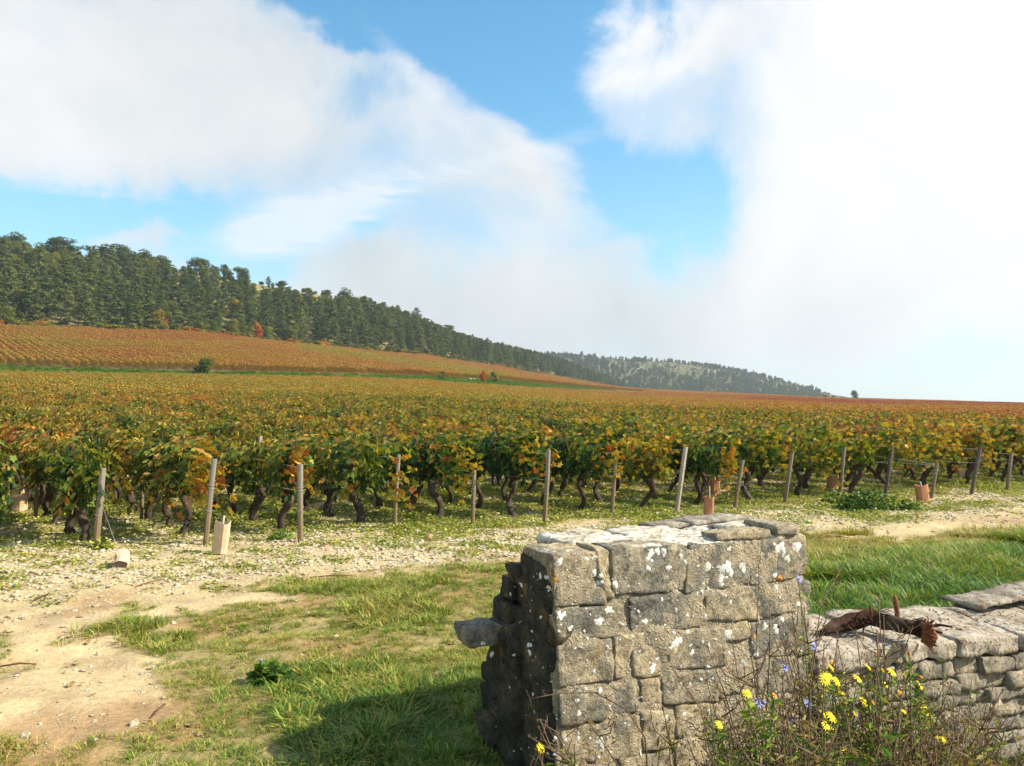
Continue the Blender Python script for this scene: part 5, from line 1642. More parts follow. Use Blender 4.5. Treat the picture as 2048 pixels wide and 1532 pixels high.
sl = [(439, 1106, 27, 62, M_PAPER, .10, 'upright crumpled kraft paper sleeve at the foot of the orange-leaved vine'),
      (38, 1022, 27, 44, M_PAPER, 0, 'half shaded paper sleeve under the vines near the frame edge'),
      (1417, 1032, 18, 38, M_SLEEVE, .05, 'terracotta sleeve with a thin pale stick in it, just above the pier top'),
      (1846, 1004, 22, 34, M_SLEEVE, -.10, 'small tilted terracotta sleeve at the foot of a pale stake'),
      (1664, 976, 20, 24, M_SLEEVE, .1, 'shaded terracotta sleeve under the vines behind the weed clump'),
      (1922, 955, 12, 20, M_PAPER, 0, 'tiny pale paper sleeve deep under the vines'),
      (1133, 962, 9, 16, M_PAPER, 0, 'very small pale sleeve glimpsed far under the canopy'),
      (1429, 990, 18, 30, M_SLEEVE, .05, 'second terracotta sleeve standing behind the one with the stick')]
for i, (px_, py_, w, h, mat, ln, label) in enumerate(sl):
    g = gp(px_, py_); w_ = w / F * g[1]; h_ = h / F * g[1]
    e = empty('vine_sleeve', tuple(g)); e.rotation_euler = (0, ln, random.uniform(-.3, .3)); tag(e, label, 'vine sleeve', 'protective sleeves round young vines')
    V, Fc = sleeve_mesh(w_, h_, i)
    obj('sleeve', mesh_of('sleeve', V, Fc, mat, False), e)
    v, f = tube([(0, 0, -.1), (.004, 0, h_ * .8), (.0, .01, h_ * (1.55 if i == 2 else 1.2))], [.013, .012, .011], 6, .2, i)
    obj('stick', mesh_of('stick', v, f, M_POST_PALE, True), e)
g = gp(240, 1140)
V, Fc = sleeve_mesh(.13, .17, 31)
V = [(x + .03 * math.sin(z_ * 14), y * 1.1, z_ * (1 + .25 * x / .065)) for x, y, z_ in V]
o = obj('paper_bag', mesh_of('paper_bag', V, Fc, M_PAPER, False), None, tuple(g + [0, 0, .05]), (-.9, .25, .75)); tag(o, 'crumpled kraft paper bag lying open on the stony ground', 'paper bag')
for px_, py_, lab in ((657, 1104, 'small pink plastic ribbon at the foot of the bare-caned vine'), (862, 1080, 'small pink ribbon among white stones by the crooked thin trunk'), (1787, 1012, 'pink scrap on the ground past the dark weed clump')):
    g = gp(px_, py_); pts = [(0, 0, 0), (-.01, 0, .04), (-.018, .004, .075)]
    V = []; 
    for (x, y, z_) in pts: V += [(x - .017, y - .004, z_), (x + .017, y + .004, z_), (x + .017, y + .008, z_), (x - .017, y, z_)]
    Fc = [[i * 4 + k, i * 4 + (k + 1) % 4, i * 4 + 4 + (k + 1) % 4, i * 4 + 4 + k] for i in range(2) for k in range(4)] + [[8, 9, 10, 11]]
    o = obj('ribbon', mesh_of('ribbon', V, Fc, M_PINK, False), None, tuple(g), (.2, .1, .3)); tag(o, lab, 'ribbon')
# sticks lying about
for i, (xa, ya, xb, yb, lab) in enumerate(((270, 1175, 325, 1160, 'straight grey twig on the stony strip past the paper bag'), (620, 1156, 705, 1152, 'long thin brown twig on the bare track edge'),
        (120, 1112, 142, 1103, 'short dark twig at the foot of the first stout vine'), (0, 1335, 72, 1330, 'dry brown twig lying on the bare sand near the frame edge'),
        (66, 1202, 100, 1188, 'short thick root piece on the stony strip'), (1648, 1072, 1715, 1079, 'thin stick along the upper edge of the verge past the pier'),
        (1560, 1030, 1600, 1032, 'thin straight stick lying behind the pier end'), (330, 1410, 300, 1440, 'thin dark twig on the sand'))):
    a_ = gp(xa, ya); b_ = gp(xb, yb); m_ = (a_ + b_) / 2 + np.array([0, .02, .012])
    v, f = tube([a_ - a_ + [0, 0, .006], m_ - a_, b_ - a_ + [0, 0, .006]], [.005, .0065, .004], 6, .35, i)
    o = obj('twig', mesh_of('twig', v, f, M_CANE, True), None, tuple(a_)); tag(o, lab, 'twig')
# ------------------------------------------------------------------ ground cover
def blade_tuft(seed, n, L, spread, lean, w=.0036, hues=(.1, .75)):
    g = np.random.default_rng(seed); V = []; Fc = []; Q = []
    for i in range(n):
        a_ = g.random() * 6.283; r0 = spread * math.sqrt(g.random()) * .5; l = L * (.45 + .65 * g.random()); le = lean * (.3 + g.random())
        da = a_ + g.normal() * .7
        dx, dy = math.cos(da), math.sin(da); px_, py_ = math.cos(da + 1.57), math.sin(da + 1.57)
        x0, y0 = math.cos(a_) * r0, math.sin(a_) * r0; b = len(V); ww = w * (.7 + .6 * g.random())
        for t, wf in ((0, 1), (.4, .95), (.75, .6)):
            cx, cy, cz = x0 + dx * l * le * t * t, y0 + dy * l * le * t * t, l * (t - .28 * le * t * t)
            V += [(cx - px_ * ww * wf, cy - py_ * ww * wf, cz), (cx + px_ * ww * wf, cy + py_ * ww * wf, cz)]
        V.append((x0 + dx * l * le, y0 + dy * l * le, l * (1 - .34 * le)))
        Fc += [[b, b + 1, b + 3], [b, b + 3, b + 2], [b + 2, b + 3, b + 5], [b + 2, b + 5, b + 4], [b + 4, b + 5, b + 6]]
        h = hues[0] + (hues[1] - hues[0]) * g.random() ** 1.6
        Q += [(h, g.random(), 0)] * 7
    return mesh_of('tuft', V, np.array(Fc), M_GRASS, False, {'leafv': ('POINT', 'FLOAT_COLOR', np.array(Q))})
LIB_GRASS = library('tuft_source', [blade_tuft(700, 46, .15, .16, .9), blade_tuft(701, 52, .12, .20, 1.1), blade_tuft(702, 40, .19, .14, .8), blade_tuft(703, 44, .09, .22, 1.2, .003, (.3, 1.0)), blade_tuft(704, 60, .13, .22, 1.0, .004, (0.0, .5))])
def grass_points():
    X = RNG.uniform(-5.5, 11.5, 150000); Y = RNG.uniform(2.3, 14, 150000)
    px, py = topx(X, Y, np.zeros_like(X))
    ok = (px > -120) & (px < 2200)
    X, Y = X[ok], Y[ok]
    m = grass_mask(X, Y)
    s_ = (X - P0[0]) * WD[0] + (Y - P0[1]) * WD[1]; t_ = (X - P0[0]) * WN[0] + (Y - P0[1]) * WN[1]
    inwall = (s_ > -.1) & (t_ > -.05) & (t_ < .62)
    front_ = (s_ > -.1) & (t_ <= -.05)
    right = (X > 1.5) & (t_ > .5)
    near = ((X - .0) ** 2 + (Y - 4.3) ** 2 < 1.2)
    keepp = RNG.random(len(X)) < m ** 1.2 * (0.36 + .6 * right + .35 * near)
    keepp &= ~inwall & ~(front_ & (RNG.random(len(X)) < .35))
    X, Y, right, t_ = X[keepp], Y[keepp], right[keepp], t_[keepp]
    return X, Y, right, t_
X, Y, right, t_ = grass_points()
print('tufts', len(X))
Z = hfine(X, Y) - .006
n = len(X); w = wdist(X, Y)
lush = np.exp(-((X - 0.1) / 1.0) ** 2 - ((Y - 4.1) / .9) ** 2) + right * sstep(4.5, 1.0, t_) * .95
nz = fbm(X * .8, Y * .8, 91, 3) - .5; nz2 = fbm(X * 2.6, Y * 2.6, 92, 2) - .5
tint = .22 - .26 * lush + .5 * nz + .35 * nz2 + .22 * right * sstep(-5.4, -4.0, w)
size = (.55 + .45 * RNG.random(n)) * (1 + .35 * lush) * (1 + .25 * right)
size = size * np.where(fbm(X * 1.1, Y * 1.1, 93, 2) > .50, 1.05, .60) * (.70 + .22 * right)
lean = RNG.normal(0, .12, (n, 2))
pick = np.where(lush > .45, RNG.choice([0, 4, 2], n), RNG.choice([0, 1, 3, 3, 1], n))
scatter('grass', np.stack([X, Y, Z], 1), np.stack([lean[:, 0], lean[:, 1], RNG.random(n) * 6.28], 1), np.stack([size * 1.35, size * 1.35, size * .85], 1), pick, tint, LIB_GRASS,
        'patchy green and straw-coloured grass tufts on the track verge and round the wall', 'grass', M_GRASS)
# far grass on the bank between the parcels
X = RNG.uniform(-110, 100, 160000); Y = RNG.uniform(70, 330, 160000)
rA, rB, rT, *_ = bounds(X, Y); R = np.hypot(X, Y); cx, _ = colx(X, Y)
ok = (R > rA + .8) & (R < rB - .6) & (cx > -60) & (cx < 1290)
X, Y = X[ok], Y[ok]; n = len(X)
if n > 16000: X, Y = X[:16000], Y[:16000]; n = 16000
scatter('bank_grass', np.stack([X, Y, hground(X, Y)], 1), np.stack([np.zeros(n), np.zeros(n), RNG.random(n) * 6.28], 1), np.tile([5.0, 5.0, 2.6], (n, 1)) * (.6 + .6 * RNG.random((n, 1))), RNG.integers(0, 3, n),
        -.12 + .2 * (fbm(X / 12, Y / 12, 95, 2) - .5), LIB_GRASS, 'fresh green grass strip between the lower and upper vine parcels', 'grass', M_GRASS)

def weed_mesh(seed, n, R, hgt, size):
    g = np.random.default_rng(seed)
    a_ = g.random(n) * 6.283; rr_ = R * np.sqrt(g.random(n))
    P_ = np.stack([np.cos(a_) * rr_, np.sin(a_) * rr_, hgt * g.random(n) ** 1.5 * (1.1 - rr_ / R)], 1)
    N_ = np.stack([.5 * g.standard_normal(n), .5 * g.standard_normal(n), np.ones(n)], 1); T_ = np.stack([np.cos(a_), np.sin(a_), .3 * g.standard_normal(n)], 1) + .6 * g.standard_normal((n, 3))
    V, Fc = cards(QUAD_V, QUAD_F, P_, N_, T_, size * (.5 + g.random(n)))
    q = np.repeat(np.stack([np.clip(.45 + .2 * g.standard_normal(n), 0, 1), g.random(n), g.random(n)], 1), 4, 0)
    return mesh_of('weed', V, Fc, M_WEED, False, {'leafv': ('POINT', 'FLOAT_COLOR', q)})
LIB_WEED = library('weed_source', [weed_mesh(720, 110, .18, .03, .02), weed_mesh(721, 70, .11, .05, .024), weed_mesh(722, 140, .25, .025, .017), weed_mesh(723, 60, .12, .06, .026)])
N0 = 60000
u = RNG.random(N0); v_ = RNG.random(N0)
X = -12 + 32 * u; Y = 5.5 + 24 * v_ ** 1.4
px, py = topx(X, Y, np.zeros_like(X)); w = wdist(X, Y)
dens = sstep(-2.9, -1.6, w) * .5 + sstep(-1.0, 0.2, w) * .8
dens = dens * (.22 + 1.15 * sstep(.42, .6, fbm(X * .9, Y * .9, 96, 3)))
dens = dens * (1 - .5 * sstep(16, 26, Y))
ok = (px > -80) & (px < 2130) & (RNG.random(N0) < dens) 
X, Y, w = X[ok], Y[ok], w[ok]; n = len(X); print('weeds', n)
size = (.6 + .9 * RNG.random(n))
scatter('weeds', np.stack([X, Y, hfine(X, Y) + .004], 1), np.stack([np.zeros(n), np.zeros(n), RNG.random(n) * 6.28], 1), np.stack([size, size, size], 1), RNG.integers(0, 4, n),
        .10 * RNG.standard_normal(n) + .25 * (fbm(X * .7, Y * .7, 97, 3) - .5) + .16, LIB_WEED, 'low yellow-green weeds spread between the stones under the vines', 'weeds', M_WEED)
# pebbles
N0 = 170000
X = -12 + 32 * RNG.random(N0); Y = 2.6 + 22 * RNG.random(N0) ** 1.5
px, py = topx(X, Y, np.zeros_like(X)); w = wdist(X, Y)
nn = fbm(X * 1.1, Y * 1.1, 98, 3)
dens = np.exp(-((w + 1.45) / 1.25) ** 2) * .9 + sstep(-.6, 0, w) * .38 + .10
dens = dens * (.45 + .9 * sstep(.36, .6, nn)) * (1 - .75 * grass_mask(X, Y))
s_ = (X - P0[0]) * WD[0] + (Y - P0[1]) * WD[1]; t_ = (X - P0[0]) * WN[0] + (Y - P0[1]) * WN[1]
ok = (px > -80) & (px < 2130) & (RNG.random(N0) < dens) & ~((s_ > -.2) & (t_ > -.1) & (t_ < .62))
X, Y, w = X[ok], Y[ok], w[ok]; n = len(X); print('pebbles', n)
sz = .012 + .030 * RNG.random(n) ** 2.2 + .012 * (w > -2.8)
fl = .45 + .4 * RNG.random(n)
scatter('gravel', np.stack([X, Y, hfine(X, Y) + sz * .12], 1), np.stack([RNG.normal(0, .3, n), RNG.normal(0, .3, n), RNG.random(n) * 6.28], 1), np.stack([sz * 1.2, sz, sz * fl], 1), RNG.integers(0, 6, n),
        np.zeros(n), LIB_PEB, 'pale limestone pebbles strewn between the track and the vines', 'gravel', M_PEBBLE)
# dead leaves and straw on the soil
LITV, LITF = cards(QUAD_V, QUAD_F, np.zeros((3, 3)) + np.array([[0, 0, .004], [.02, .01, .006], [-.02, .02, .003]]), np.array([[.2, 0, 1], [-.3, .2, 1], [.1, -.3, 1.0]]), np.array([[1, 0, 0], [0, 1, 0], [-1, .5, 0.0]]), np.array([.05, .035, .028]))
lit = [mesh_of('litter', LITV, LITF, M_DEAD, False, {'leafv': ('POINT', 'FLOAT_COLOR', np.repeat(np.array([[t_, .3, 0], [min(1, t_ + .1), .2, 0], [t_ - .1, .1, 0]]), 4, 0))}) for t_ in (.62, .78, .9)]
v, f = tube([(0, 0, .004), (.04, .006, .006), (.08, -.004, .003)], [.0016, .0018, .001], 4)
lit.append(mesh_of('straw', v, f, M_STEM_DRY, False))
N0 = 9000; X = RNG.uniform(-10, 18, N0); Y = 2.6 + 20 * RNG.random(N0) ** 1.3
px, py = topx(X, Y, np.zeros_like(X)); w = wdist(X, Y)
s_ = (X - P0[0]) * WD[0] + (Y - P0[1]) * WD[1]; t_ = (X - P0[0]) * WN[0] + (Y - P0[1]) * WN[1]
ok = (px > -80) & (px < 2130) & (RNG.random(N0) < .22 + .7 * sstep(-1, .5, w)) & ~((s_ > -.2) & (t_ > -.1) & (t_ < .62))
X, Y = X[ok], Y[ok]; n = len(X); z_ = .6 + .7 * RNG.random(n)
scatter('leaf_litter', np.stack([X, Y, hfine(X, Y) + .006], 1), np.stack([np.zeros(n), np.zeros(n), RNG.random(n) * 6.28], 1), np.stack([z_, z_, z_], 1), RNG.integers(0, 4, n), np.zeros(n), library('litter_source', lit), 'fallen brown vine leaves and bits of straw on the ground', 'leaf litter', M_VINE)
# larger single stones
r = random.Random(41)
big = [(437, 1112, 8), (424, 1106, 9), (452, 1110, 7), (430, 1117, 6), (414, 1104, 6), (301, 1110, 10), (843, 1084, 16), (829, 1073, 10), (822, 1080, 9), (804, 1077, 9), (737, 1103, 9), (795, 1071, 8), (812, 1064, 10), (856, 1146, 9), (728, 1142, 12), (738, 1138, 8),
       (378, 1166, 10), (433, 1148, 9), (98, 1225, 12), (45, 1238, 16), (10, 1252, 10), (22, 1238, 7), (303, 1338, 22), (282, 1350, 9), (176, 1383, 10), (55, 1262, 7), (708, 1143, 7), (1665, 1028, 9), (1672, 1032, 6), (1692, 1075, 6), (1740, 1050, 6),
       (283, 1142, 8), (290, 1151, 12), (143, 1152, 9), (155, 1148, 8), (225, 1172, 9), (320, 1176, 11), (350, 1174, 8), (120, 1448, 8), (150, 1444, 7), (115, 1440, 6)]
lab_big = {0: 'white stone heaped against the foot of the upright paper sleeve', 6: 'largest white stone near the second pink ribbon', 18: 'pinkish stone on the stony strip close to the frame edge', 19: 'broad flat stone half sunk near the frame edge', 22: 'long pale slab flush with the sand in the middle of the verge', 14: 'pointed white stone on the stony strip below the round stake'}
for q in range(165):
    w_ = -r.uniform(.1, 2.7); a_ = r.uniform(-6.5, 12)
    x = E0[0] + (a_ + 4) * ED[0] - w_ * ED[1] * -1 * -1; y = E0[1] + (a_ + 4) * ED[1] + w_ * ED[0]
    px_, py_ = topx(np.array([x]), np.array([y]), np.array([0.0]))
    if -10 < px_[0] < 2050: big.append((float(px_[0]), float(py_[0]), r.uniform(5, 9)))
for i, (px_, py_, wp_) in enumerate(big):
    g = gp(px_, py_); s = wp_ / F * g[1]
    if g[1] > 30: continue
    sm = s_m = (g[0] - P0[0]) * WD[0] + (g[1] - P0[1]) * WD[1]; tm = (g[0] - P0[0]) * WN[0] + (g[1] - P0[1]) * WN[1]
    if sm > -.1 and -.05 < tm < .65: continue
    o = obj('limestone_rock', ROCKS[i % 6], None, (g[0], g[1], float(hfine(np.array([g[0]]), np.array([g[1]]))[0]) + s * .12), (r.uniform(-.3, .3), r.uniform(-.3, .3), r.uniform(0, 6)))
    o.scale = (s * 1.05, s * .8, s * r.uniform(.45, .8)) if i != 22 else (s, s * .5, s * .2)
    tag(o, lab_big.get(i, 'pale fist-sized limestone lying among the gravel before the vine rows'), 'rock', 'single pale stones on the stony strip')
# darker soil clods beside the verge
clod = [mesh_of('clod', *facet_rock(660 + i), plain_mat('clod_soil_%s' % 'abc'[i], (.20, .10, .05), (.34, .19, .10), 5, .95), False) for i in range(3)]
for i, (px_, py_, wp_) in enumerate([(1612, 1085, 12), (1625, 1080, 10), (1645, 1078, 10), (1660, 1080, 8), (1620, 1105, 10), (1640, 1104, 9), (1652, 1100, 7), (1608, 1092, 8), (1838, 1032, 14), (955, 1140, 8), (985, 1135, 7), (1020, 1138, 8), (1000, 1120, 7), (1630, 1090, 7)]):
    g = gp(px_, py_); s = wp_ / F * g[1]
    o = obj('soil_clod', clod[i % 3], None, (g[0], g[1], g[2] + s * .1), (0, 0, i)); o.scale = (s, s * .8, s * .7)
    tag(o, 'dark lump of soil lying alone on the pale strip below the terracotta sleeve' if i == 8 else 'reddish brown soil clod at the edge of the grass', 'soil clod', None if i == 8 else 'soil clods at the grass edge')

# dark green weed clumps and leaf rosettes
def weed_clump(px, py, wpx, hpx, label, tint, seed, n=420, leaf=.05):
    g = gp(px, py); w = wpx / F * g[1]; h = hpx / F * g[1]
    gg = np.random.default_rng(seed)
    a_ = gg.random(n) * 6.283; q = np.sqrt(gg.random(n))
    P_ = np.stack([np.cos(a_) * q * w / 2, np.sin(a_) * q * w / 2.6, h * gg.random(n) * (1.05 - q ** 2 * .8)], 1)
    N_ = gg.standard_normal((n, 3)) * .6 + np.array([0, 0, .8]); T_ = gg.standard_normal((n, 3)) + np.stack([np.cos(a_), np.sin(a_), np.full(n, .5)], 1)
    V, Fc = cards(QUAD_V, QUAD_F, P_, N_, T_, leaf * (.6 + .8 * gg.random(n)))
    qv = np.repeat(np.stack([np.clip(.12 + .12 * gg.standard_normal(n) + tint, 0, 1), gg.random(n), gg.random(n)], 1), 4, 0)
    e = empty('weed_plant', tuple(g)); tag(e, label, 'weed')
    fo = obj('foliage', mesh_of('foliage', V, Fc, M_WEED, False, {'leafv': ('POINT', 'FLOAT_COLOR', qv)}), e); fo['kind'] = 'stuff'
    mb = MB()
    for i in range(9):
        aa = i * .7; v, f = tube([(0, 0, -.02), (math.cos(aa) * w * .12, math.sin(aa) * w * .1, h * .4), (math.cos(aa) * w * .3, math.sin(aa) * w * .22, h * .75)], [.006, .005, .003], 4); mb.add(v, f)
    obj('stems', mb.mesh('stems', M_STEM_GREEN, True), e)
    return e, g
weed_clump(1735, 1018, 110, 42, 'wide dark green weed clump under the vines between two leaning stakes', 0, 1, 700, .06)
weed_clump(1672, 1008, 50, 26, 'smaller green weed clump touching the foot of the dappled stake', .15, 2, 260)
weed_clump(1820, 1020, 36, 20, 'low green weed tuft just before the small terracotta sleeve', .1, 3, 180)
weed_clump(505, 985, 40, 24, 'green leafy weed under the vines beside a twisted trunk', .1, 5, 180)
weed_clump(205, 1098, 46, 22, 'yellow-green weed growing at the foot of the tallest leaning stake', .42, 6, 180, .04)
weed_clump(560, 1078, 40, 18, 'low green weed before the dark-faced upright stake', .2, 7, 160, .04)
e_, g_ = weed_clump(540, 1362, 64, 34, 'leafy chicory rosette with one blue flower in the worn grass', .10, 8, 170, .055)

def flower_mesh(name, R, n, mat, cen, layers=2):
    mb = MB(); r = random.Random(hash(name) % 97 if False else len(name) * n)
    for l in range(layers):
        for k in range(n):
            a_ = 2 * math.pi * (k + .5 * l) / n + r.uniform(-.08, .08); rr_ = R * (1 - .3 * l) * r.uniform(.9, 1.05); w = R * .62 / n * 3.0
            c_, s_ = math.cos(a_), math.sin(a_); zz = .10 * R + .12 * R * l
            V = [(c_ * R * .1 - s_ * w * .3, s_ * R * .1 + c_ * w * .3, zz), (c_ * R * .1 + s_ * w * .3, s_ * R * .1 - c_ * w * .3, zz), (c_ * rr_ * .7 + s_ * w * .5, s_ * rr_ * .7 - c_ * w * .5, zz + R * .14), (c_ * rr_ + s_ * w * .35, s_ * rr_ - c_ * w * .35, zz + R * .06),
                 (c_ * rr_ - s_ * w * .35, s_ * rr_ + c_ * w * .35, zz + R * .06), (c_ * rr_ * .7 - s_ * w * .5, s_ * rr_ * .7 + c_ * w * .5, zz + R * .14)]
            mb.add(V, [[0, 1, 2, 5], [5, 2, 3, 4]], 0)
    v, f = rounded(3, 3, 3, (R * .5, R * .5, R * .35), R * .2); v = v + np.array([0, 0, R * .28]); mb.add(v, f, 1)
    v, f = tube([(0, 0, -R * .45), (0, 0, -R * .15), (0, 0, R * .1)], [R * .10, R * .26, R * .28], 7); mb.add(v, f, 2)
    return mb.mesh(name, [mat, cen, M_STEM_GREEN], True)
FL_Y = flower_mesh('flower', .022, 13, M_PETAL_Y, M_PETAL_Y)
FL_B = flower_mesh('flower', .019, 11, M_PETAL_B, M_PETAL_B, 1)
FL_O = flower_mesh('flower', .012, 8, M_PETAL_O, M_PETAL_O, 1)
def seed_head(R):
    mb = MB(); v, f = rounded(2, 2, 2, (R, R, R * 1.2), R * .4, R * .2, 3, 20); mb.add(v, f)
    for k in range(7):
        a_ = k * .9; v, f = tube([(0, 0, 0), (math.cos(a_) * R * .9, math.sin(a_) * R * .9, R * (.6 + .3 * (k % 3)))], [R * .16, R * .04], 3); mb.add(v, f)
    return mb
def toward(p, up=.5, seed=0):
    """rotation for a flower facing up and to the sun"""
    r = random.Random(seed)
    d = Vector((.45 + r.gauss(0, .25), -.35 + r.gauss(0, .25), up + r.gauss(0, .1))).normalized()
    return d.to_track_quat('Z', 'Y').to_euler()
def w_to_xyz(px, py, t):
    s, z = px_wall(px, py, t); return W3(s, t, z)
def curved(a, b, bend, n=7):
    a = np.array(a, float); b = np.array(b, float); side = np.array([bend, bend * .4, 0])
    return [tuple(a + (b - a) * t + side * math.sin(math.pi * t) + np.array([0, 0, .06 * math.sin(math.pi * t)])) for t in np.linspace(0, 1, n)]
# flowers read off the photograph, hung on stems rooted in the sunk verge
yell = [c2(*p) for p in ((555, 822), (598, 735), (578, 798), (640, 836), (680, 935), (797, 815), (905, 895), (1010, 862), (1262, 866), (880, 735), (538, 1085), (602, 1105), (722, 1085), (772, 1078), (560, 1168), (603, 1190), (846, 1226), (1040, 1305),
                         (1428, 1276), (715, 1356), (745, 1380), (842, 985), (1302, 1052), (1055, 768), (690, 990), (1150, 1070), (625, 1328), (975, 1430))] + [c1(1520, 995), c1(1375, 1155)]
orng = [c2(*p) for p in ((918, 992), (938, 620), (180, 940), (616, 695), (790, 1280), (1120, 916), (1278, 800), (400, 1238), (990, 750), (655, 1090), (1190, 625), (530, 935))]
blue = [c2(*p) for p in ((262, 728), (60, 1000), (430, 1002), (150, 1180), (300, 1120), (475, 572), (575, 942), (90, 990))] + [c1(1785, 405)]
def plant(name, label, cat, tips, base, mat_stem, group=None, seed=0, leaves=40, leaf_size=.05, ltint=.3, lw=1.0):
    """tips: list of (xyz, flower mesh or None)"""
    r = random.Random(seed)
    b = np.array([base[0], base[1], hg(base[0], base[1])])
    e = empty(name, tuple(b)); tag(e, label, cat, group)
    mb = MB(); paths = []
    for i, (p, fm) in enumerate(tips):
        q = np.array(p) - b
        st = np.array([r.uniform(-.05, .05), r.uniform(-.05, .05), -.02])
        pth = curved(st, q - np.array([0, 0, .008]), r.uniform(-.06, .06))
        paths.append(pth)
        v, f = tube(pth, list(np.linspace(.0032, .0014, len(pth)) * lw), 4); mb.add(v, f)
        if fm is not None:
            sc_ = r.uniform(.66, 1.0); o = obj('flower', fm, e, tuple(q), toward(q, .55, seed * 31 + i)); o.scale = (sc_,) * 3
    obj('stems', mb.mesh('stems', mat_stem, True), e)
    if leaves:
        P_ = []; N_ = []; T_ = []
        for i in range(leaves):
            pth = r.choice(paths); k = min(len(pth) - 2, int(r.random() ** 1.4 * len(pth))); t = r.random()
            p = np.array(pth[k]) * (1 - t) + np.array(pth[k + 1]) * t
            P_.append(p); N_.append((r.gauss(0, .7), r.gauss(0, .7), .7)); T_.append((r.gauss(0, 1), r.gauss(0, 1), r.gauss(.3, .4)))
        g2 = np.random.default_rng(seed)
        V, Fc = cards([(0, 0, 0), (.16, .45, .06), (0, 1, -.1), (-.16, .45, .06)], QUAD_F, np.array(P_), np.array(N_), np.array(T_), leaf_size * (.5 + g2.random(leaves)))
        qv = np.repeat(np.stack([np.clip(ltint + .15 * g2.standard_normal(leaves), 0, 1), g2.random(leaves), g2.random(leaves)], 1), 4, 0)
        fo = obj('leaves', mesh_of('leaves', V, Fc, M_WEED, False, {'leafv': ('POINT', 'FLOAT_COLOR', qv)}), e); fo['kind'] = 'stuff'
    return e
TP = -1.15
def groups_by_x(pts, edges):
    out = [[] for _ in range(len(edges) + 1)]
    for p in pts: out[sum(p[0] > e for e in edges)].append(p)
    return out
ylab = ['yellow-flowered weed nearest the pier, few open flowers', 'yellow-flowered weed with the densest cluster of open flowers, before the low wall', 'yellow-flowered weed with a large open flower low among dry stems', 'sparse yellow-flowered weed furthest along the low wall']
for i, (gy, go) in enumerate(zip(groups_by_x(yell, (1635, 1715, 1800)), groups_by_x(orng, (1635, 1715, 1800)))):
    tips = [(w_to_xyz(x, y, TP + random.uniform(-.12, .12)), FL_Y) for x, y in gy] + [(w_to_xyz(x, y, TP + random.uniform(-.12, .12)), FL_O) for x, y in go]
    mx = np.mean([t[0] for t in tips], 0)
    plant('hawkbit_plant', ylab[i], 'wildflower', tips, (mx[0] + .03, mx[1]), M_STEM_GREEN, 'yellow wildflowers before the walls', 50 + i, 900, .030, .35, 1.2)
blab = ['blue-flowered chicory climbing in front of the pier', 'blue-flowered chicory where the pier meets the low wall']
for i, gy in enumerate(groups_by_x(blue, (1572,))):
    tips = [(w_to_xyz(x, y, TP + .1 + random.uniform(-.1, .1)), FL_B) for x, y in gy]
    mx = np.mean([t[0] for t in tips], 0)
    plant('chicory_plant', blab[i], 'wildflower', tips, (mx[0], mx[1]), M_STEM_GREEN, None, 60 + i, 90, .03, .4)
# single yellow flower cluster by the dark end of the pier
tips = [(w_to_xyz(*c1(455, 1262), -.12), FL_Y), (w_to_xyz(*c1(437, 1280), -.11), FL_O), (w_to_xyz(*c1(476, 1282), -.12), FL_O), (w_to_xyz(*c1(462, 1276), -.10), FL_Y), (w_to_xyz(*c1(448, 1272), -.13), FL_Y)]
plant('hawkbit_plant', 'lone yellow and orange flower head before the dark broken end of the pier', 'wildflower', tips, (tips[0][0][0] + .02, tips[0][0][1]), M_STEM_DRY, None, 70, 10, .04, .4, 1.4)
# blue flower of the rosette in the grass, and dandelions in the verge
o = obj('flower', FL_B, e_, (-.04, -.05, .13), (-.5, .1, 0)); o.scale = (1.5,) * 3
for px_, py_, lab in ((1994, 1164, 'yellow dandelion in the lush grass past the pier'), (2027, 1181, 'second yellow dandelion in the lush grass, closest to the frame edge')):
    g = gp(px_, py_ + 20); plant('dandelion', lab, 'wildflower', [(g + np.array([0, 0, .10]), FL_Y)], (g[0], g[1]), M_STEM_GREEN, None, int(px_), 8, .08, .1)

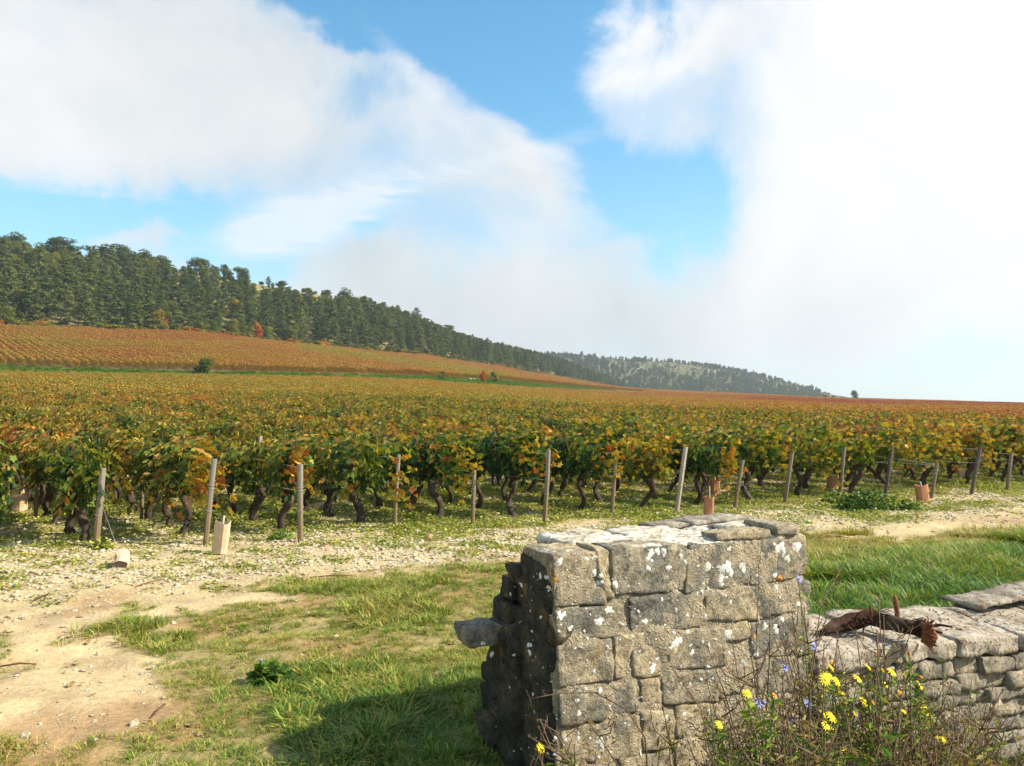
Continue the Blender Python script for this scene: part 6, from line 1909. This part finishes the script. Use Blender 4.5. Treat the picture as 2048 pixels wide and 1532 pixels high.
# dry brown weed tangle
def dry_weed(px, ytop, t, seed, nst=9, spread=.28, label='', green=.2, nleaf=90, heads=True):
    r = random.Random(seed)
    top = w_to_xyz(px, ytop, t); b = np.array([top[0], top[1], 0.0]); b[2] = hg(b[0], b[1]); H = top[2] - b[2]
    e = empty('dry_weed', tuple(b)); tag(e, label, 'dry weed', 'dry brown weeds before the walls')
    mb = MB(); hb = MB(); P_ = []; N_ = []; T_ = []
    def headat(p, s):
        m = SEEDH[r.randrange(3)]
        v = np.concatenate(m.v) * s; hb.add(v + np.array(p), m.f)
    for i in range(nst):
        a_ = r.uniform(0, 6.28); rr_ = spread * 1.35 * r.random() ** .6; h = H * r.uniform(.45, 1.0) if i else H
        tip = np.array([math.cos(a_) * rr_ * 1.3, math.sin(a_) * rr_ * .8, h]) if i else np.array([0, 0, H])
        base_ = np.array([r.gauss(0, .04), r.gauss(0, .04), -.02])
        pth = curved(base_, tip, r.uniform(-.08, .08), 8)
        pth = [tuple(np.array(p) + np.array([r.gauss(0, .006), r.gauss(0, .006), 0])) for p in pth]
        v, f = tube(pth, list(np.linspace(.0048, .0018, 8)), 4); mb.add(v, f)
        if heads: headat(pth[-1], r.uniform(.8, 1.3))
        for k in range(r.randint(8, 14)):
            j = r.randint(2, 6); p = np.array(pth[j]); L = r.uniform(.07, .36) * (1.15 - j * .09); aa = r.uniform(0, 6.28)
            q = p + np.array([math.cos(aa) * L * .7, math.sin(aa) * L * .6, L * r.uniform(.35, .95)]); m_ = (p + q) / 2 + np.array([math.cos(aa), math.sin(aa), -.4]) * L * .15
            v, f = tube([p, m_, q], [.0026, .0021, .0014], 3); mb.add(v, f)
            if heads: headat(q, r.uniform(.5, 1.0))
            for _ in range(r.randint(1, 3)):
                p2 = p + (q - p) * r.uniform(.3, .95)
                q2 = p2 + np.array([r.gauss(0, .035), r.gauss(0, .03), r.uniform(-.01, .07)]); v, f = tube([p2, q2], [.0017, .0011], 3); mb.add(v, f)
                if heads: headat(q2, r.uniform(.5, .9))
        for k in range(nleaf // nst):
            j = r.random() ** 1.3 * 6.9; p = np.array(pth[int(j)]) + np.array([r.gauss(0, .03), r.gauss(0, .03), r.gauss(0, .02)])
            P_.append(p); N_.append((r.gauss(0, 1), r.gauss(0, 1), .5)); T_.append((r.gauss(0, 1), r.gauss(0, 1), r.gauss(0, .6)))
    obj('stems', mb.mesh('stems', M_STEM_DRY, True), e)
    if heads:
        o = obj('seed_heads', hb.mesh('seed_heads', M_STEM_DRY, False), e); o['kind'] = 'stuff'
    if P_:
        g2 = np.random.default_rng(seed); n = len(P_)
        V, Fc = cards([(0, 0, 0), (.14, .4, .1), (0, 1, -.15), (-.14, .4, .1)], QUAD_F, np.array(P_), np.array(N_), np.array(T_), .014 + .026 * g2.random(n))
        qv = np.repeat(np.stack([np.where(g2.random(n) < green, .2 + .35 * g2.random(n), .78 + .25 * g2.random(n)), g2.random(n) * .7, g2.random(n)], 1), 4, 0)
        fo = obj('leaves', mesh_of('leaves', V, Fc, M_WEED, False, {'leafv': ('POINT', 'FLOAT_COLOR', qv)}), e); fo['kind'] = 'stuff'
    return e
SEEDH = [seed_head(.006), seed_head(.0075), seed_head(.005)]
dw = [(1330, 1420, -.5, 'low dry weed before the middle of the pier face'), (1420, 1395, -.8, 'dry weed reaching up the pier face, second from its dark end'), (1500, 1290, -.9, 'tall dry weed before the lit pier face'),
      (1545, 1210, -.8, 'tall feathery dry weed rising to mid height of the pier'), (1600, 1190, -1.0, 'tallest dry weed, at the end of the pier face'), (1655, 1290, -1.1, 'dry weed before the gap between pier and low wall'),
      (1713, 1262, -1.1, 'branching dry weed standing in front of the stump'), (1770, 1232, -1.0, 'forked dry weed overlapping the stump\'s upright stub'), (1800, 1340, -1.2, 'dense dry weed below the stump'),
      (1850, 1400, -1.1, 'dry weed before the pale coping of the low wall'), (1905, 1420, -.9, 'grey-green dry weed before the stacked wall stones'), (1985, 1370, -.7, 'thin dry weed near the frame edge before the stacked stones'),
      (1460, 1440, -1.2, 'short brown weed low before the pier'), (1560, 1370, -1.35, 'bushy brown weed low before the pier end'), (1625, 1380, -1.3, 'bushy brown weed where pier and low wall meet'), (1745, 1390, -1.25, 'bushy brown weed in the thick of the yellow flowers'), (1840, 1430, -1.3, 'bushy brown weed before the courses under the coping'), (1930, 1470, -1.2, 'low brown weed before the stacked wall stones'), (1690, 1430, -1.35, 'bushy brown weed below the yellow flowers'),
      (1780, 1460, -1.4, 'short bushy weed at the lower frame edge'), (1870, 1480, -1.4, 'short bushy weed at the lower frame edge, past the bare stalks'), (2020, 1440, -1.0, 'green-tinged weed in the corner of the frame')]
for i, (px_, yt, t, lab) in enumerate(dw):
    dry_weed(px_, yt, t, 900 + i, 9 if yt < 1380 else 13, .22 if yt < 1380 else .30, lab, .35 if yt > 1380 else .15, 1000 if yt < 1380 else 2900)
# green leafy undergrowth low before the walls
for i, (px_, yt, t, lab, tn) in enumerate(((1620, 1450, -1.3, 'dark green leafy weed low before the pier end', .2), (1500, 1480, -1.2, 'green fine-leaved weed low before the pier', .25), (2010, 1470, -.9, 'bright green weed in the lower corner before the low wall', .12), (1880, 1330, -.8, 'olive leafy sprig before the end of the pale coping', .3), (1720, 1490, -1.4, 'green undergrowth under the yellow flowers', .25))):
    top = w_to_xyz(px_, yt, t); r = random.Random(i)
    tips = [(top + np.array([r.gauss(0, .12), r.gauss(0, .1), -abs(r.gauss(0, .12))]), None) for _ in range(14)]
    plant('leafy_weed', lab, 'weed', tips, (top[0], top[1]), M_STEM_GREEN, None, 80 + i, 700 if i != 3 else 160, .038, tn)
# the long dry stalk pointing past the dark corner, the thin stalk up the pier and the curved stalk beyond it
def stalk(pts, rad, label, seed):
    r = random.Random(seed); P_ = [np.array(p) for p in pts]
    o0 = P_[0]; e = empty('dry_stalk', tuple(o0)); tag(e, label, 'dry stalk')
    mb = MB(); hb = MB()
    Q = []
    for a_, b_ in zip(P_[:-1], P_[1:]):
        for t in (0, .33, .66): Q.append(a_ + (b_ - a_) * t - o0)
    Q.append(P_[-1] - o0)
    v, f = tube(Q, list(np.linspace(rad, rad * .45, len(Q))), 5, .15, seed); mb.add(v, f)
    for q in Q[len(Q) // 3:]:
        for k in range(2):
            L = r.uniform(.008, .022); q2 = q + np.array([r.gauss(0, 1), r.gauss(0, .6), r.gauss(.2, 1)]) * L
            v, f = tube([q, q2], [rad * .4, rad * .25], 3); mb.add(v, f)
            m = SEEDH[r.randrange(3)]; hb.add(np.concatenate(m.v) * r.uniform(.5, .9) + q2, m.f)
    obj('stem', mb.mesh('stem', M_STEM_DRY, True), e); o = obj('seed_heads', hb.mesh('seed_heads', M_STEM_DRY, False), e); o['kind'] = 'stuff'
b_ = w_to_xyz(1330, 1560, -.45); b_[2] = hg(b_[0], b_[1])
stalk([b_, w_to_xyz(1290, 1475, -.4), w_to_xyz(1252, 1418, -.32), w_to_xyz(1190, 1385, -.28), w_to_xyz(1120, 1386, -.25), w_to_xyz(1060, 1398, -.22)], .0042, 'dry stalk bent sideways, its tip pointing past the dark corner of the pier', 1)
b_ = w_to_xyz(1505, 1560, -.7); b_[2] = hg(b_[0], b_[1])
stalk([b_, w_to_xyz(1512, 1400, -.6), w_to_xyz(1514, 1250, -.55), w_to_xyz(1518, 1130, -.5), w_to_xyz(1528, 1060, -.48)], .0022, 'very thin upright stalk crossing the whole height of the pier face', 2)
b_ = w_to_xyz(1612, 1560, -.9); b_[2] = hg(b_[0], b_[1])
stalk([b_, w_to_xyz(1625, 1330, -.8), w_to_xyz(1642, 1210, -.75), w_to_xyz(1680, 1140, -.7), w_to_xyz(1718, 1100, -.68), w_to_xyz(1745, 1078, -.66)], .0026, 'thin curved stalk arching over the grass beyond the pier', 3)
b_ = w_to_xyz(1135, 1560, -.15); b_[2] = hg(b_[0], b_[1])
stalk([b_, w_to_xyz(1134, 1450, -.12), w_to_xyz(1130, 1330, -.1), w_to_xyz(1133, 1270, -.1)], .0012, 'hair-thin stalk against the pier face beside its dark corner', 4)

# ------------------------------------------------------------------ air
def haze():
    x0, x1, y0, y1, z0, z1 = -1100, 1900, -60, 2300, -60, 135
    V = [(x0, y0, z0), (x1, y0, z0), (x1, y1, z0), (x0, y1, z0), (x0, y0, z1), (x1, y0, z1), (x1, y1, z1), (x0, y1, z1)]
    Fc = [[0, 3, 2, 1], [4, 5, 6, 7], [0, 1, 5, 4], [1, 2, 6, 5], [2, 3, 7, 6], [3, 0, 4, 7]]
    m, N, out = new_mat('air_haze')
    pv = N.new('ShaderNodeVolumePrincipled'); pv.inputs['Color'].default_value = (0.80, 0.90, 1.0, 1); pv.inputs['Density'].default_value = HAZE; pv.inputs['Anisotropy'].default_value = 0.2
    N.l.new(pv.outputs[0], out.inputs['Volume'])
    o = obj('haze', mesh_of('haze', V, Fc, m, False)); tag(o, kind='stuff')
HAZE = 0.00022
haze()
